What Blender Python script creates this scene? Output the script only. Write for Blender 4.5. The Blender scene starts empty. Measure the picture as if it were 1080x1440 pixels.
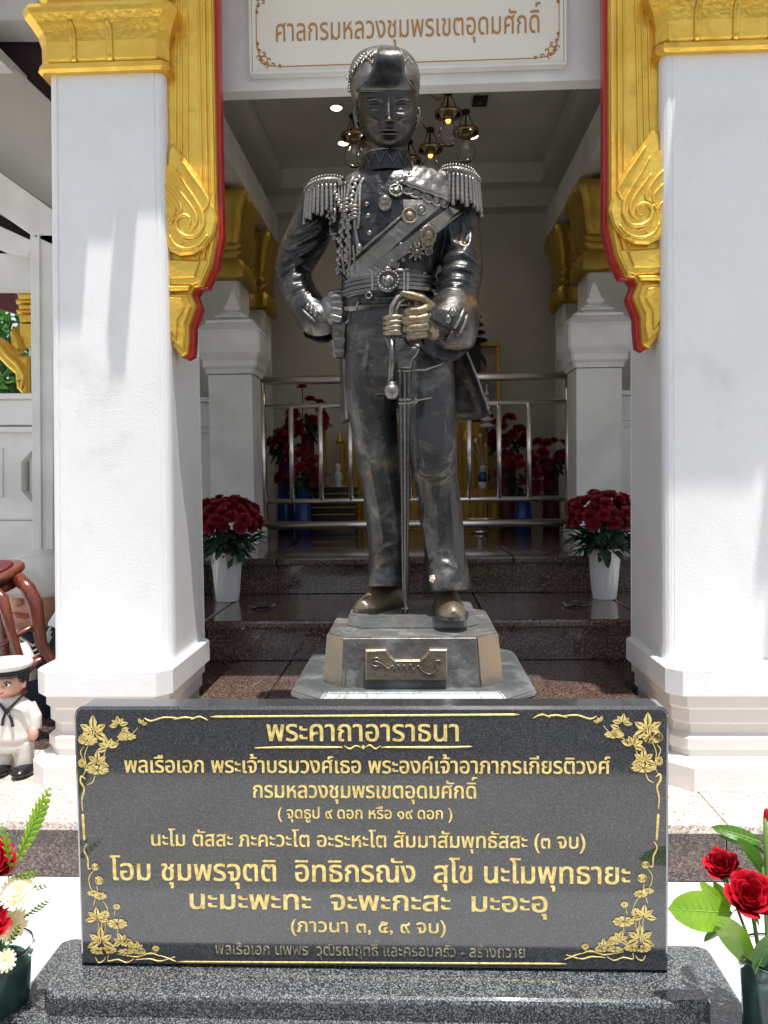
import bpy, bmesh, math, random
from mathutils import Vector, Matrix, noise
from mathutils.bvhtree import BVHTree
random.seed(7)
PI = math.pi
sc = bpy.context.scene
COL = sc.collection
# ------------------------------------------------------------------ camera
F = 1082.0
CAMZ = 1.6
_d = Vector(((582-540)/F, (720-672)/F, -1)).normalized()
_u = Vector((-0.0105, 1, 0)); _u = (_u - _u.dot(_d)*_d).normalized()
_r = _d.cross(_u).normalized()
M3 = Matrix((_r, _d, _u))
cd = bpy.data.cameras.new('camera'); cam = bpy.data.objects.new('camera', cd); COL.objects.link(cam)
cam.matrix_world = Matrix.Translation((0, 0, CAMZ)) @ M3.to_4x4()
cd.sensor_fit = 'VERTICAL'; cd.sensor_height = 24; cd.lens = 24*F/1440
cd.clip_start = 0.05; cd.clip_end = 500
sc.camera = cam
# ------------------------------------------------------------------ light
TF, TR = 0.19, 0.10                       # horizontal run of the light per metre of drop: towards the back, to the left
SUN = Vector((TR, -TF, 1)).normalized()
elev = math.asin(SUN.z)
w = bpy.data.worlds.new('World'); sc.world = w; w.use_nodes = True
nt = w.node_tree; nt.nodes.clear()
sky = nt.nodes.new('ShaderNodeTexSky'); sky.sky_type = 'NISHITA'; sky.sun_disc = False
sky.sun_elevation = elev; sky.sun_rotation = math.atan2(SUN.x, SUN.y)
bg = nt.nodes.new('ShaderNodeBackground'); bg.inputs[1].default_value = 0.15
wo = nt.nodes.new('ShaderNodeOutputWorld')
hs = nt.nodes.new('ShaderNodeHueSaturation'); hs.inputs['Saturation'].default_value = .45      # hazy, milky tropical sky
nt.links.new(sky.outputs[0], hs.inputs['Color']); nt.links.new(hs.outputs[0], bg.inputs[0]); nt.links.new(bg.outputs[0], wo.inputs[0])
sl = bpy.data.lights.new('sun', 'SUN'); sl.energy = 4.9; sl.angle = math.radians(0.6); sl.color = (1, .965, .92)
so = bpy.data.objects.new('sun', sl); COL.objects.link(so)
so.rotation_euler = SUN.to_track_quat('Z', 'Y').to_euler(); so.location = (2, -4, 12)
vs = sc.view_settings; vs.view_transform = 'Standard'; vs.look = 'None'; vs.gamma = 1; vs.exposure = 0.42; vs.use_curve_mapping = False
sc.cycles.max_bounces = 10; sc.cycles.diffuse_bounces = 5; sc.cycles.glossy_bounces = 4

def at(px, py, Y):
    v = M3 @ Vector(((px-540)/F, (720-py)/F, -1))
    return Vector((0, 0, CAMZ)) + v*(Y/v.y)
def ray(px, py):
    return (M3 @ Vector(((px-540)/F, (720-py)/F, -1))).normalized()

# ------------------------------------------------------------------ materials
def mat(name, col, rough=.5, metal=0, bump=0, bscale=40, col2=None, cscale=8, cdetail=4, lo=.4, hi=.6, spec=None, coat=0,
        col3=None, scale3=3, lo3=.55, hi3=.65, trans=0, emis=None, estr=0, bdetail=3, sub=0, alpha=None, ior=None, rough2=None, stretch=None):
    m = bpy.data.materials.new(name); m.use_nodes = True
    t = m.node_tree; N = t.nodes; L = t.links
    b = N['Principled BSDF']
    b.inputs['Base Color'].default_value = (*col, 1); b.inputs['Roughness'].default_value = rough; b.inputs['Metallic'].default_value = metal
    if spec is not None: b.inputs['Specular IOR Level'].default_value = spec
    if coat: b.inputs['Coat Weight'].default_value = coat; b.inputs['Coat Roughness'].default_value = .08
    if trans: b.inputs['Transmission Weight'].default_value = trans
    if ior: b.inputs['IOR'].default_value = ior
    if sub: b.inputs['Subsurface Weight'].default_value = sub; b.inputs['Subsurface Radius'].default_value = (.02, .01, .005)
    if emis: b.inputs['Emission Color'].default_value = (*emis, 1); b.inputs['Emission Strength'].default_value = estr
    tc = N.new('ShaderNodeNewGeometry')
    src = tc.outputs['Position']
    if stretch:
        mp = N.new('ShaderNodeMapping'); mp.inputs['Scale'].default_value = stretch; L.new(src, mp.inputs[0]); src = mp.outputs[0]
    def nz(scale, detail, rgh=.55):
        n = N.new('ShaderNodeTexNoise'); n.inputs['Scale'].default_value = scale; n.inputs['Detail'].default_value = detail
        n.inputs['Roughness'].default_value = rgh; L.new(src, n.inputs['Vector']); return n
    cur = None
    if col2:
        n = nz(cscale, cdetail); r = N.new('ShaderNodeValToRGB')
        r.color_ramp.elements[0].position = lo; r.color_ramp.elements[1].position = hi
        r.color_ramp.elements[0].color = (*col, 1); r.color_ramp.elements[1].color = (*col2, 1)
        L.new(n.outputs[0], r.inputs[0]); cur = r.outputs[0]
        if rough2 is not None:
            mr = N.new('ShaderNodeMapRange'); mr.inputs[1].default_value = lo; mr.inputs[2].default_value = hi
            mr.inputs[3].default_value = rough; mr.inputs[4].default_value = rough2
            L.new(n.outputs[0], mr.inputs[0]); L.new(mr.outputs[0], b.inputs['Roughness'])
    if col3:
        n = nz(scale3, 5, .65); r = N.new('ShaderNodeMapRange'); r.inputs[1].default_value = lo3; r.inputs[2].default_value = hi3
        L.new(n.outputs[0], r.inputs[0])
        mx = N.new('ShaderNodeMix'); mx.data_type = 'RGBA'
        L.new(r.outputs[0], mx.inputs[0])
        if cur: L.new(cur, mx.inputs[6])
        else: mx.inputs[6].default_value = (*col, 1)
        mx.inputs[7].default_value = (*col3, 1); cur = mx.outputs[2]
    if cur: L.new(cur, b.inputs['Base Color'])
    if bump:
        n = nz(bscale, bdetail); bp = N.new('ShaderNodeBump'); bp.inputs['Strength'].default_value = 1; bp.inputs['Distance'].default_value = bump
        L.new(n.outputs[0], bp.inputs['Height']); L.new(bp.outputs[0], b.inputs['Normal'])
    return m

def granite(name, cols, scale, rough, coat=0, bump=0, spec=.5):
    """speckled stone: voronoi grains coloured through a ramp"""
    m = bpy.data.materials.new(name); m.use_nodes = True
    t = m.node_tree; N = t.nodes; L = t.links; b = N['Principled BSDF']
    g = N.new('ShaderNodeNewGeometry')
    nd = N.new('ShaderNodeTexNoise'); nd.inputs['Scale'].default_value = scale*1.3; nd.inputs['Detail'].default_value = 3
    L.new(g.outputs['Position'], nd.inputs['Vector'])
    ad = N.new('ShaderNodeVectorMath'); ad.operation = 'MULTIPLY_ADD'
    L.new(nd.outputs['Color'], ad.inputs[0]); ad.inputs[1].default_value = (1.2/scale,)*3; L.new(g.outputs['Position'], ad.inputs[2])
    v = N.new('ShaderNodeTexVoronoi'); v.inputs['Scale'].default_value = scale; L.new(ad.outputs[0], v.inputs['Vector'])
    sp = N.new('ShaderNodeSeparateColor'); L.new(v.outputs['Color'], sp.inputs[0])
    r = N.new('ShaderNodeValToRGB'); e = r.color_ramp.elements
    e[0].position = cols[0][0]; e[0].color = (*cols[0][1], 1); e[1].position = cols[-1][0]; e[1].color = (*cols[-1][1], 1)
    for p, c in cols[1:-1]:
        x = e.new(p); x.color = (*c, 1)
    L.new(sp.outputs[0], r.inputs[0]); 
    n2 = N.new('ShaderNodeTexNoise'); n2.inputs['Scale'].default_value = 2.5; n2.inputs['Detail'].default_value = 4
    L.new(g.outputs['Position'], n2.inputs['Vector'])
    mr = N.new('ShaderNodeMapRange'); mr.inputs[3].default_value = .8; mr.inputs[4].default_value = 1.2; L.new(n2.outputs[0], mr.inputs[0])
    mx = N.new('ShaderNodeVectorMath'); mx.operation = 'SCALE'; L.new(r.outputs[0], mx.inputs[0]); L.new(mr.outputs[0], mx.inputs['Scale'])
    L.new(mx.outputs[0], b.inputs['Base Color'])
    mr2 = N.new('ShaderNodeMapRange'); mr2.inputs[1].default_value = .35; mr2.inputs[2].default_value = .75; mr2.inputs[3].default_value = rough; mr2.inputs[4].default_value = rough+.12
    L.new(n2.outputs[0], mr2.inputs[0]); L.new(mr2.outputs[0], b.inputs['Roughness'])
    b.inputs['Specular IOR Level'].default_value = spec
    if coat: b.inputs['Coat Weight'].default_value = coat; b.inputs['Coat Roughness'].default_value = .03
    if bump:
        bp = N.new('ShaderNodeBump'); bp.inputs['Distance'].default_value = bump; L.new(sp.outputs[1], bp.inputs['Height']); L.new(bp.outputs[0], b.inputs['Normal'])
    return m

def bronze_mat(name, base, patina, brass, metal=.85, rough=.3, brass_amt=(.6, .72)):
    m = bpy.data.materials.new(name); m.use_nodes = True
    t = m.node_tree; N = t.nodes; L = t.links; b = N['Principled BSDF']
    g = N.new('ShaderNodeNewGeometry')
    def nz(s, d, r=.6, dist=0):
        n = N.new('ShaderNodeTexNoise'); n.inputs['Scale'].default_value = s; n.inputs['Detail'].default_value = d
        n.inputs['Roughness'].default_value = r; n.inputs['Distortion'].default_value = dist; L.new(g.outputs['Position'], n.inputs['Vector']); return n
    def mr(n, a, c, x=0, y=1):
        q = N.new('ShaderNodeMapRange'); q.inputs[1].default_value = a; q.inputs[2].default_value = c; q.inputs[3].default_value = x; q.inputs[4].default_value = y
        L.new(n, q.inputs[0]); return q.outputs[0]
    def mix(f, a, c):
        q = N.new('ShaderNodeMix'); q.data_type = 'RGBA'; L.new(f, q.inputs[0])
        if isinstance(a, tuple): q.inputs[6].default_value = (*a, 1)
        else: L.new(a, q.inputs[6])
        q.inputs[7].default_value = (*c, 1); return q.outputs[2]
    n1 = nz(9, 6, .65, .4); n2 = nz(5, 5, .6, .8); n3 = nz(60, 4, .7); n4 = nz(140, 2)
    c = mix(mr(n1.outputs[0], .50, .70), base, patina)
    c = mix(mr(n2.outputs[0], *brass_amt, 0, .8), c, brass)
    c = mix(mr(n3.outputs[0], .68, .76, 0, .55), c, (.32, .34, .33))
    # convex edges are rubbed bright
    pt = mr(g.outputs['Pointiness'], .515, .57, 0, .3)
    c = mix(pt, c, (.34, .31, .27))
    L.new(c, b.inputs['Base Color'])
    b.inputs['Metallic'].default_value = metal
    L.new(mr(n1.outputs[0], .3, .75, rough-.06, rough+.22), b.inputs['Roughness'])
    bp = N.new('ShaderNodeBump'); bp.inputs['Distance'].default_value = .0012; L.new(n3.outputs[0], bp.inputs['Height'])
    bp2 = N.new('ShaderNodeBump'); bp2.inputs['Distance'].default_value = .006; L.new(nz(14, 3).outputs[0], bp2.inputs['Height']); L.new(bp.outputs[0], bp2.inputs['Normal'])
    L.new(bp2.outputs[0], b.inputs['Normal'])
    return m

WHITE = mat('white_plaster', (.80, .79, .78), .55, bump=.0016, bscale=190, bdetail=5, col2=(.75, .74, .73), cscale=5, lo=.45, hi=.75, col3=(.62, .60, .56), scale3=2.2, lo3=.60, hi3=.85)
WHITE_S = mat('white_smooth_paint', (.82, .81, .78), .5, bump=.0008, bscale=30, col2=(.70, .69, .66), cscale=3)
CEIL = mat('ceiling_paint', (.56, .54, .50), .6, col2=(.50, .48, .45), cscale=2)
CREAM = mat('cream_plaster', (.72, .66, .60), .6, bump=.001, bscale=40)
GOLD = mat('gold_paint', (.83, .54, .09), .33, .72, bump=.0035, bscale=38, bdetail=4, col2=(.74, .44, .06), cscale=7, lo=.4, hi=.7, rough2=.45, col3=(.34, .19, .03), scale3=9, lo3=.60, hi3=.85)
GOLD_D = mat('old_gold_paint', (.50, .32, .05), .42, .6, bump=.004, bscale=60)
RED = mat('red_lacquer', (.42, .01, .012), .35, coat=.3)
BRONZE = bronze_mat('bronze', (.032, .032, .033), (.105, .103, .10), (.22, .145, .08), .82, .27, (.60, .74))
BRONZE_T = bronze_mat('sunlit_trouser_bronze', (.055, .053, .050), (.19, .185, .17), (.24, .16, .09), .72, .33, (.60, .73))  # paler patina puts sunlight into the colour of trousers and coat tails
BRONZE_H = bronze_mat('head_bronze', (.048, .044, .040), (.085, .078, .07), (.13, .095, .065), .85, .27, (.62, .74))
BRONZE_B = bronze_mat('bright_lit_bronze', (.145, .138, .128), (.24, .23, .21), (.24, .17, .10), .8, .34, (.58, .72))  # brighter for trim; sunlit tone of hat flaps and epaulettes painted in
BRONZE_P = bronze_mat('plinth_bronze', (.09, .095, .095), (.36, .38, .38), (.30, .22, .13), .45, .38, (.58, .68))
BRONZE_F = bronze_mat('sunlit_flange_bronze', (.11, .12, .125), (.25, .27, .28), (.22, .19, .14), .5, .40, (.6, .7))  # sunlit whiteness of flange and plinth top put into the colour
BRONZE_G = bronze_mat('brassy_bronze', (.17, .135, .085), (.22, .20, .15), (.30, .19, .09), .65, .36, (.52, .64))
BLACKG = granite('black_granite', [(0, (.020, .021, .022)), (.5, (.034, .036, .038)), (.8, (.055, .058, .061)), (1, (.10, .104, .108))], 620, .04, coat=.7)
BLACKG2 = granite('black_granite_speckled', [(0, (.012, .013, .015)), (.45, (.035, .04, .044)), (.7, (.10, .105, .11)), (1, (.26, .275, .28))], 430, .16, coat=.4)
BROWNG = granite('brown_granite', [(0, (.014, .009, .008)), (.3, (.052, .031, .025)), (.6, (.11, .067, .054)), (.85, (.17, .112, .09)), (1, (.25, .185, .155))], 210, .09, coat=.35)
PINKG = granite('sunlit_granite', [(0, (.22, .15, .12)), (.25, (.50, .40, .33)), (.6, (.66, .56, .48)), (1, (.78, .70, .62))], 170, .35)  # sunlit lightness of the front treads put into the colour
MARBLE = mat('white_marble', (.82, .82, .82), .25, col2=(.76, .77, .78), cscale=4)
GOLDT = mat('gold_lettering', (.90, .72, .28), .45, .35, col2=(.56, .38, .10), cscale=90, bump=.0006, bscale=300, lo=.4, hi=.7)
GOLDF = mat('faded_gold_lettering', (.42, .36, .22), .5, .2, col2=(.12, .11, .09), cscale=110, lo=.42, hi=.58)
SIGNT = mat('brown_lettering', (.46, .22, .05), .5, .2)
SIGNW = mat('sign_panel_white', (.82, .77, .66), .45)
STEEL = mat('stainless_steel', (.86, .81, .76), .27, 1, bump=.0002, bscale=20)
WOODR = mat('red_brown_lacquered_wood', (.16, .035, .015), .28, coat=.4, col2=(.10, .02, .01), cscale=12, bump=.0005, stretch=(6, 6, 1))
POTW = mat('white_glazed_ceramic', (.70, .68, .65), .18, coat=.3)
REDF = mat('crimson_petal', (.19, .003, .012), .6, col2=(.30, .005, .02), cscale=60)
ROSE = mat('rose_petal', (.46, .004, .016), .6, spec=.2, col2=(.34, .003, .012), cscale=18, bump=.0008, bscale=60, sub=.08, stretch=(1, 1, 1))
LEAFD = mat('dark_leaf', (.015, .04, .018), .5, col2=(.03, .07, .03), cscale=30)
def leafmat(name, c, c2):
    m = mat(name, c, .35, col2=c2, cscale=14, bump=.0008, bscale=70, coat=.15)
    t = m.node_tree; b = t.nodes['Principled BSDF']
    out = t.nodes['Material Output']; tr = t.nodes.new('ShaderNodeBsdfTranslucent'); tr.inputs[0].default_value = (c[0]*2.2, c[1]*1.9, c[2], 1)
    mx = t.nodes.new('ShaderNodeMixShader'); mx.inputs[0].default_value = .3
    t.links.new(b.outputs[0], mx.inputs[1]); t.links.new(tr.outputs[0], mx.inputs[2]); t.links.new(mx.outputs[0], out.inputs[0])
    return m
LEAFB = leafmat('bright_leaf', (.17, .34, .015), (.23, .40, .03))
LEAFM = leafmat('mid_leaf', (.04, .13, .015), (.07, .19, .02))
LEAFV = leafmat('leaf_vein', (.30, .48, .10), (.34, .5, .12))
MUMW = leafmat('white_petal', (.78, .78, .74), (.72, .74, .68))
STEM = mat('green_stem', (.10, .18, .03), .45)
POTG = mat('dark_green_foam', (.01, .05, .04), .8)
PLAST = mat('clear_plastic', (.85, .92, .92), .04, trans=1, ior=1.3)
GLASS = mat('clear_glass', (1, 1, 1), .02, trans=1, ior=1.32)
BRASS = mat('aged_brass', (.28, .20, .10), .3, .95)
DARKM = mat('dark_metal', (.03, .025, .02), .4, .8)
SKIN = mat('painted_skin', (.70, .40, .28), .35, col2=(.62, .33, .22), cscale=15)
BLACKP = mat('black_gloss_paint', (.01, .01, .012), .2)
NAVY = mat('navy_paint', (.015, .025, .05), .5)
CREAMP = mat('cream_white_paint', (.76, .74, .68), .32, col2=(.66, .63, .56), cscale=18, bump=.0006, bscale=50)
EYEW = mat('eye_white_paint', (.8, .8, .8), .3)
LIP = mat('lip_paint', (.55, .12, .08), .35)
YCLOTH = mat('yellow_satin', (.45, .26, .02), .4, col2=(.36, .19, .015), cscale=10, bump=.002, bscale=20)
REDCLOTH = mat('dark_red_cloth', (.10, .008, .012), .6)
MAROON = mat('maroon_soffit', (.10, .015, .02), .6)
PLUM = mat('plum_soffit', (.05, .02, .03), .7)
CONC = mat('pavement_concrete', (.60, .58, .55), .8, col2=(.52, .50, .47), cscale=2, bump=.002, bscale=60)
ASPH = mat('asphalt', (.05, .05, .052), .85, bump=.003, bscale=120)
LAMPON = mat('lamp_lens_on', (.9, .8, .5), .4, emis=(1, .82, .42), estr=5)
BULB = mat('bulb_on', (.9, .5, .2), .4, emis=(1, .45, .08), estr=3)
LAMPOFF = mat('lamp_lens_off', (.02, .02, .02), .3)
PHOTO = mat('portrait_print', (.46, .30, .26), .4, col2=(.38, .24, .21), cscale=5)
HAIR = mat('black_hair', (.015, .012, .012), .5)
BLUEP = mat('blue_glaze', (.02, .05, .22), .2)
LIME = leafmat('foliage', (.04, .12, .03), (.08, .2, .04))

# ------------------------------------------------------------------ mesh builder
ORG = {}
class MB:
    def __init__(s): s.v = []; s.f = []; s.sm = []
    def add(s, vs, fs, smooth=False):
        o = len(s.v); s.v += [Vector(v) for v in vs]; s.f += [tuple(i+o for i in f) for f in fs]; s.sm += [smooth]*len(fs); return s
    def box(s, x0, x1, y0, y1, z0, z1, bev=0):
        if bev:
            b = min(bev, (x1-x0)/2.01, (y1-y0)/2.01, (z1-z0)/2.01)
            bm = bmesh.new(); bmesh.ops.create_cube(bm, size=1)
            for v in bm.verts: v.co = Vector(((x0+x1)/2+v.co.x*(x1-x0), (y0+y1)/2+v.co.y*(y1-y0), (z0+z1)/2+v.co.z*(z1-z0)))
            bmesh.ops.bevel(bm, geom=bm.edges[:], offset=b, segments=2, affect='EDGES', profile=.6)
            bm.verts.index_update(); s.add([v.co.copy() for v in bm.verts], [[v.index for v in f.verts] for f in bm.faces]); bm.free(); return s
        vs = [(x, y, z) for x in (x0, x1) for y in (y0, y1) for z in (z0, z1)]
        return s.add(vs, [(0, 1, 3, 2), (4, 6, 7, 5), (0, 4, 5, 1), (2, 3, 7, 6), (0, 2, 6, 4), (1, 5, 7, 3)])
    def rings(s, rs, closed=True, caps=True, smooth=True):
        n = len(rs[0]); vs = [p for r in rs for p in r]; fs = []
        for i in range(len(rs)-1):
            for j in range(n if closed else n-1):
                k = (j+1) % n; fs.append((i*n+j, i*n+k, (i+1)*n+k, (i+1)*n+j))
        s.add(vs, fs, smooth)
        if caps and closed:
            o = len(s.v)-len(vs)
            s.f.append(tuple(o+j for j in range(n))[::-1]); s.sm.append(False)
            s.f.append(tuple(o+(len(rs)-1)*n+j for j in range(n))); s.sm.append(False)
        return s
    def tube(s, pts, r, n=8, smooth=True, flat=1.0):
        pts = [Vector(p) for p in pts]
        rr = r if isinstance(r, (list, tuple)) else [r]*len(pts)
        rs = []; up = Vector((0, 0, 1)); pu = None
        for i, p in enumerate(pts):
            t = (pts[min(i+1, len(pts)-1)]-pts[max(i-1, 0)]).normalized()
            if pu is None:
                a = up if abs(t.z) < .9 else Vector((0, 1, 0)); u = t.cross(a).normalized()
            else:
                u = (pu - pu.dot(t)*t); u = u.normalized() if u.length > 1e-6 else t.orthogonal().normalized()
            pu = u; v = t.cross(u)
            rs.append([p + (u*math.cos(2*PI*k/n) + v*math.sin(2*PI*k/n)*flat)*rr[i] for k in range(n)])
        return s.rings(rs, smooth=smooth)
    def lathe(s, c, prof, n=24, smooth=True, sx=1, sy=1, mod=None):
        c = Vector(c)
        rs = [[c+Vector((math.cos(2*PI*k/n)*r*sx*(mod(k, n, i) if mod else 1), math.sin(2*PI*k/n)*r*sy*(mod(k, n, i) if mod else 1), z)) for k in range(n)] for i, (r, z) in enumerate(prof)]
        return s.rings(rs, smooth=smooth)
    def ell(s, c, rx, ry, rz, n=20, m=12, rot=None):
        c = Vector(c); rs = []
        for i in range(m+1):
            a = -PI/2+PI*(i+.0)/m; a = max(min(a, PI/2-.02), -PI/2+.02)
            rs.append([(rot @ Vector((math.cos(a)*math.cos(2*PI*k/n)*rx, math.cos(a)*math.sin(2*PI*k/n)*ry, math.sin(a)*rz)) if rot else
                        Vector((math.cos(a)*math.cos(2*PI*k/n)*rx, math.cos(a)*math.sin(2*PI*k/n)*ry, math.sin(a)*rz)))+c for k in range(n)])
        return s.rings(rs)
    def prism(s, poly, y0, y1, bev=0):
        """polygon in (x,z) extruded between y0 (front) and y1; optional front bevel"""
        n = len(poly)
        area = sum(poly[i][0]*poly[(i+1) % n][1]-poly[(i+1) % n][0]*poly[i][1] for i in range(n))
        if area < 0: poly = poly[::-1]
        if bev:
            ins = []
            for i in range(n):
                a, b, c = Vector(poly[i-1]), Vector(poly[i]), Vector(poly[(i+1) % n])
                e1 = (b-a).normalized(); e2 = (c-b).normalized(); n1 = Vector((-e1.y, e1.x)); n2 = Vector((-e2.y, e2.x))
                m = (n1+n2); m = m.normalized()/max(.5, m.normalized().dot(n1)) if m.length > 1e-6 else n1
                ins.append(b+m*bev)
            rs = [[Vector((p[0], y1, p[1])) for p in poly], [Vector((p[0], y0+bev, p[1])) for p in poly], [Vector((p[0], y0, p[1])) for p in ins]]
        else:
            rs = [[Vector((p[0], y1, p[1])) for p in poly], [Vector((p[0], y0, p[1])) for p in poly]]
        return s.rings(rs, smooth=False)
    def stack(s, cx, cy, layers, ch=0):
        """square/octagonal mouldings: layers (halfx, halfy, z)"""
        rs = []
        for hx, hy, z in layers:
            c = min(ch, hx*.6, hy*.6)
            if ch: ring = [(hx, -hy+c), (hx, hy-c), (hx-c, hy), (-hx+c, hy), (-hx, hy-c), (-hx, -hy+c), (-hx+c, -hy), (hx-c, -hy)]
            else: ring = [(hx, -hy), (hx, hy), (-hx, hy), (-hx, -hy)]
            rs.append([Vector((cx+a, cy+b, z)) for a, b in ring])
        return s.rings(rs, smooth=False)
    def mesh(s, name, m, org=(0, 0, 0)):
        me = bpy.data.meshes.new(name); o = Vector(org)
        me.from_pydata([v-o for v in s.v], [], s.f); me.polygons.foreach_set('use_smooth', s.sm)
        bm = bmesh.new(); bm.from_mesh(me); bmesh.ops.recalc_face_normals(bm, faces=bm.faces); bm.to_mesh(me); bm.free()
        if m: me.materials.append(m)
        return me
    def build(s, name, m, parent=None, own=False):
        org = Vector(ORG.get(parent.name, (0, 0, 0))) if parent else Vector((0, 0, 0))
        loc = Vector((0, 0, 0))
        if parent is None and s.v:
            xs = [v.x for v in s.v]; ys = [v.y for v in s.v]; zs = [v.z for v in s.v]
            loc = Vector(((min(xs)+max(xs))/2, (min(ys)+max(ys))/2, min(zs)))
        if own and parent:
            c = sum(s.v, Vector())/len(s.v); loc = c-org; me = s.mesh(name, m, c); w_ = c
        else:
            me = s.mesh(name, m, org if parent else loc); w_ = org if parent else loc
        ob = bpy.data.objects.new(name, me); COL.objects.link(ob); ob.location = loc
        if parent: ob.parent = parent
        ORG[ob.name] = tuple(w_)
        return ob
def thing(name, label, cat, loc, group=None):
    o = bpy.data.objects.new(name, None); COL.objects.link(o); o.location = loc; o.empty_display_size = .1
    o['label'] = label; o['category'] = cat
    if group: o['group'] = group
    ORG[o.name] = tuple(loc); return o
def tag(o, label, cat, group=None):
    o['label'] = label; o['category'] = cat
    if group: o['group'] = group
    return o
def struct(o): o['kind'] = 'structure'; return o
def inst(me, name, parent, loc, rot=None, scale=1):
    """part sharing mesh data; loc in world"""
    o = bpy.data.objects.new(name, me); COL.objects.link(o)
    org = Vector(ORG.get(parent.name, (0, 0, 0))) if parent else Vector()
    o.location = Vector(loc)-org
    if rot is not None:
        o.rotation_mode = 'QUATERNION'; o.rotation_quaternion = rot
    o.scale = (scale,)*3 if not isinstance(scale, (tuple, list)) else scale
    if parent: o.parent = parent
    ORG[o.name] = tuple(loc); return o

def fuse(mb, name, m, parent, voxel=.004, smooth=6, own=False, disp=None):
    """weld overlapping closed shells into one continuous skin"""
    me = mb.mesh(name, None); ob = bpy.data.objects.new(name+'_tmp', me); COL.objects.link(ob)
    r = ob.modifiers.new('r', 'REMESH'); r.mode = 'VOXEL'; r.voxel_size = voxel; r.use_smooth_shade = True
    s = ob.modifiers.new('s', 'SMOOTH'); s.factor = .5; s.iterations = smooth
    dg = bpy.context.evaluated_depsgraph_get()
    me2 = bpy.data.meshes.new_from_object(ob.evaluated_get(dg)); me2.name = name
    bpy.data.objects.remove(ob)
    if disp:
        me2.calc_loop_triangles()
        nr = [v.normal.copy() for v in me2.vertices]
        for v, n_ in zip(me2.vertices, nr): v.co += n_*disp(v.co, n_)
    me2.materials.clear(); me2.materials.append(m)
    for p in me2.polygons: p.use_smooth = True
    o2 = bpy.data.objects.new(name, me2); COL.objects.link(o2)
    org = Vector(ORG[parent.name]) if parent else Vector()
    wv = [v.co.copy() for v in me2.vertices]; pf = [tuple(p.vertices) for p in me2.polygons]
    for v in me2.vertices: v.co -= org
    if parent: o2.parent = parent
    ORG[o2.name] = tuple(org)
    return o2, wv, pf

from mathutils.geometry import delaunay_2d_cdt
def _loops(body, bold):
    c = bpy.data.curves.new('txt', 'FONT'); c.body = body; c.size = 1; c.offset = bold; c.fill_mode = 'NONE'; c.resolution_u = 4
    o = bpy.data.objects.new('txt', c); COL.objects.link(o)
    dg = bpy.context.evaluated_depsgraph_get(); me = bpy.data.meshes.new_from_object(o.evaluated_get(dg))
    bpy.data.objects.remove(o)
    nb = {}
    for e in me.edges:
        a_, b_ = e.vertices; nb.setdefault(a_, []).append(b_); nb.setdefault(b_, []).append(a_)
    seen = set(); out = []
    for v0 in range(len(me.vertices)):
        if v0 in seen or v0 not in nb: continue
        lp = [v0]; seen.add(v0); cur = v0+1 if v0+1 in nb[v0] else nb[v0][0]
        while cur not in seen:
            lp.append(cur); seen.add(cur)
            nx = [k for k in nb[cur] if k not in seen]
            if not nx: break
            cur = nx[0]
        out.append([Vector(me.vertices[i].co[:2]) for i in lp])
    return out
UPV = 'ัิีึื'; TONE = '่้๊๋์'
def text_loops(body, bold, lift=.2):
    L = _loops(body, bold)
    for i in range(1, len(body)):
        if body[i] in TONE and body[i-1] in UPV:
            n0 = len(_loops(body[:i], bold)); n1 = len(_loops(body[:i+1], bold))
            for k in range(n0, n1): L[k] = [p+Vector((0, lift)) for p in L[k]]
    return L
def fill(L):
    pts = []; edges = []
    for lp in L:
        o = len(pts); pts += lp; n = len(lp); edges += [(o+i, o+(i+1) % n) for i in range(n)]
    vs, es, fs, *_ = delaunay_2d_cdt(pts, edges, [], 0, 1e-6)
    out = []
    for f in fs:
        cx = sum(vs[i].x for i in f)/len(f); cy = sum(vs[i].y for i in f)/len(f); wn = 0
        for lp in L:
            n = len(lp)
            for i in range(n):
                p, q = lp[i], lp[(i+1) % n]
                if (p.y <= cy) != (q.y <= cy):
                    if p.x+(cy-p.y)/(q.y-p.y)*(q.x-p.x) > cx: wn += 1 if q.y > p.y else -1
        if wn: out.append(f)
    return vs, out
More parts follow.
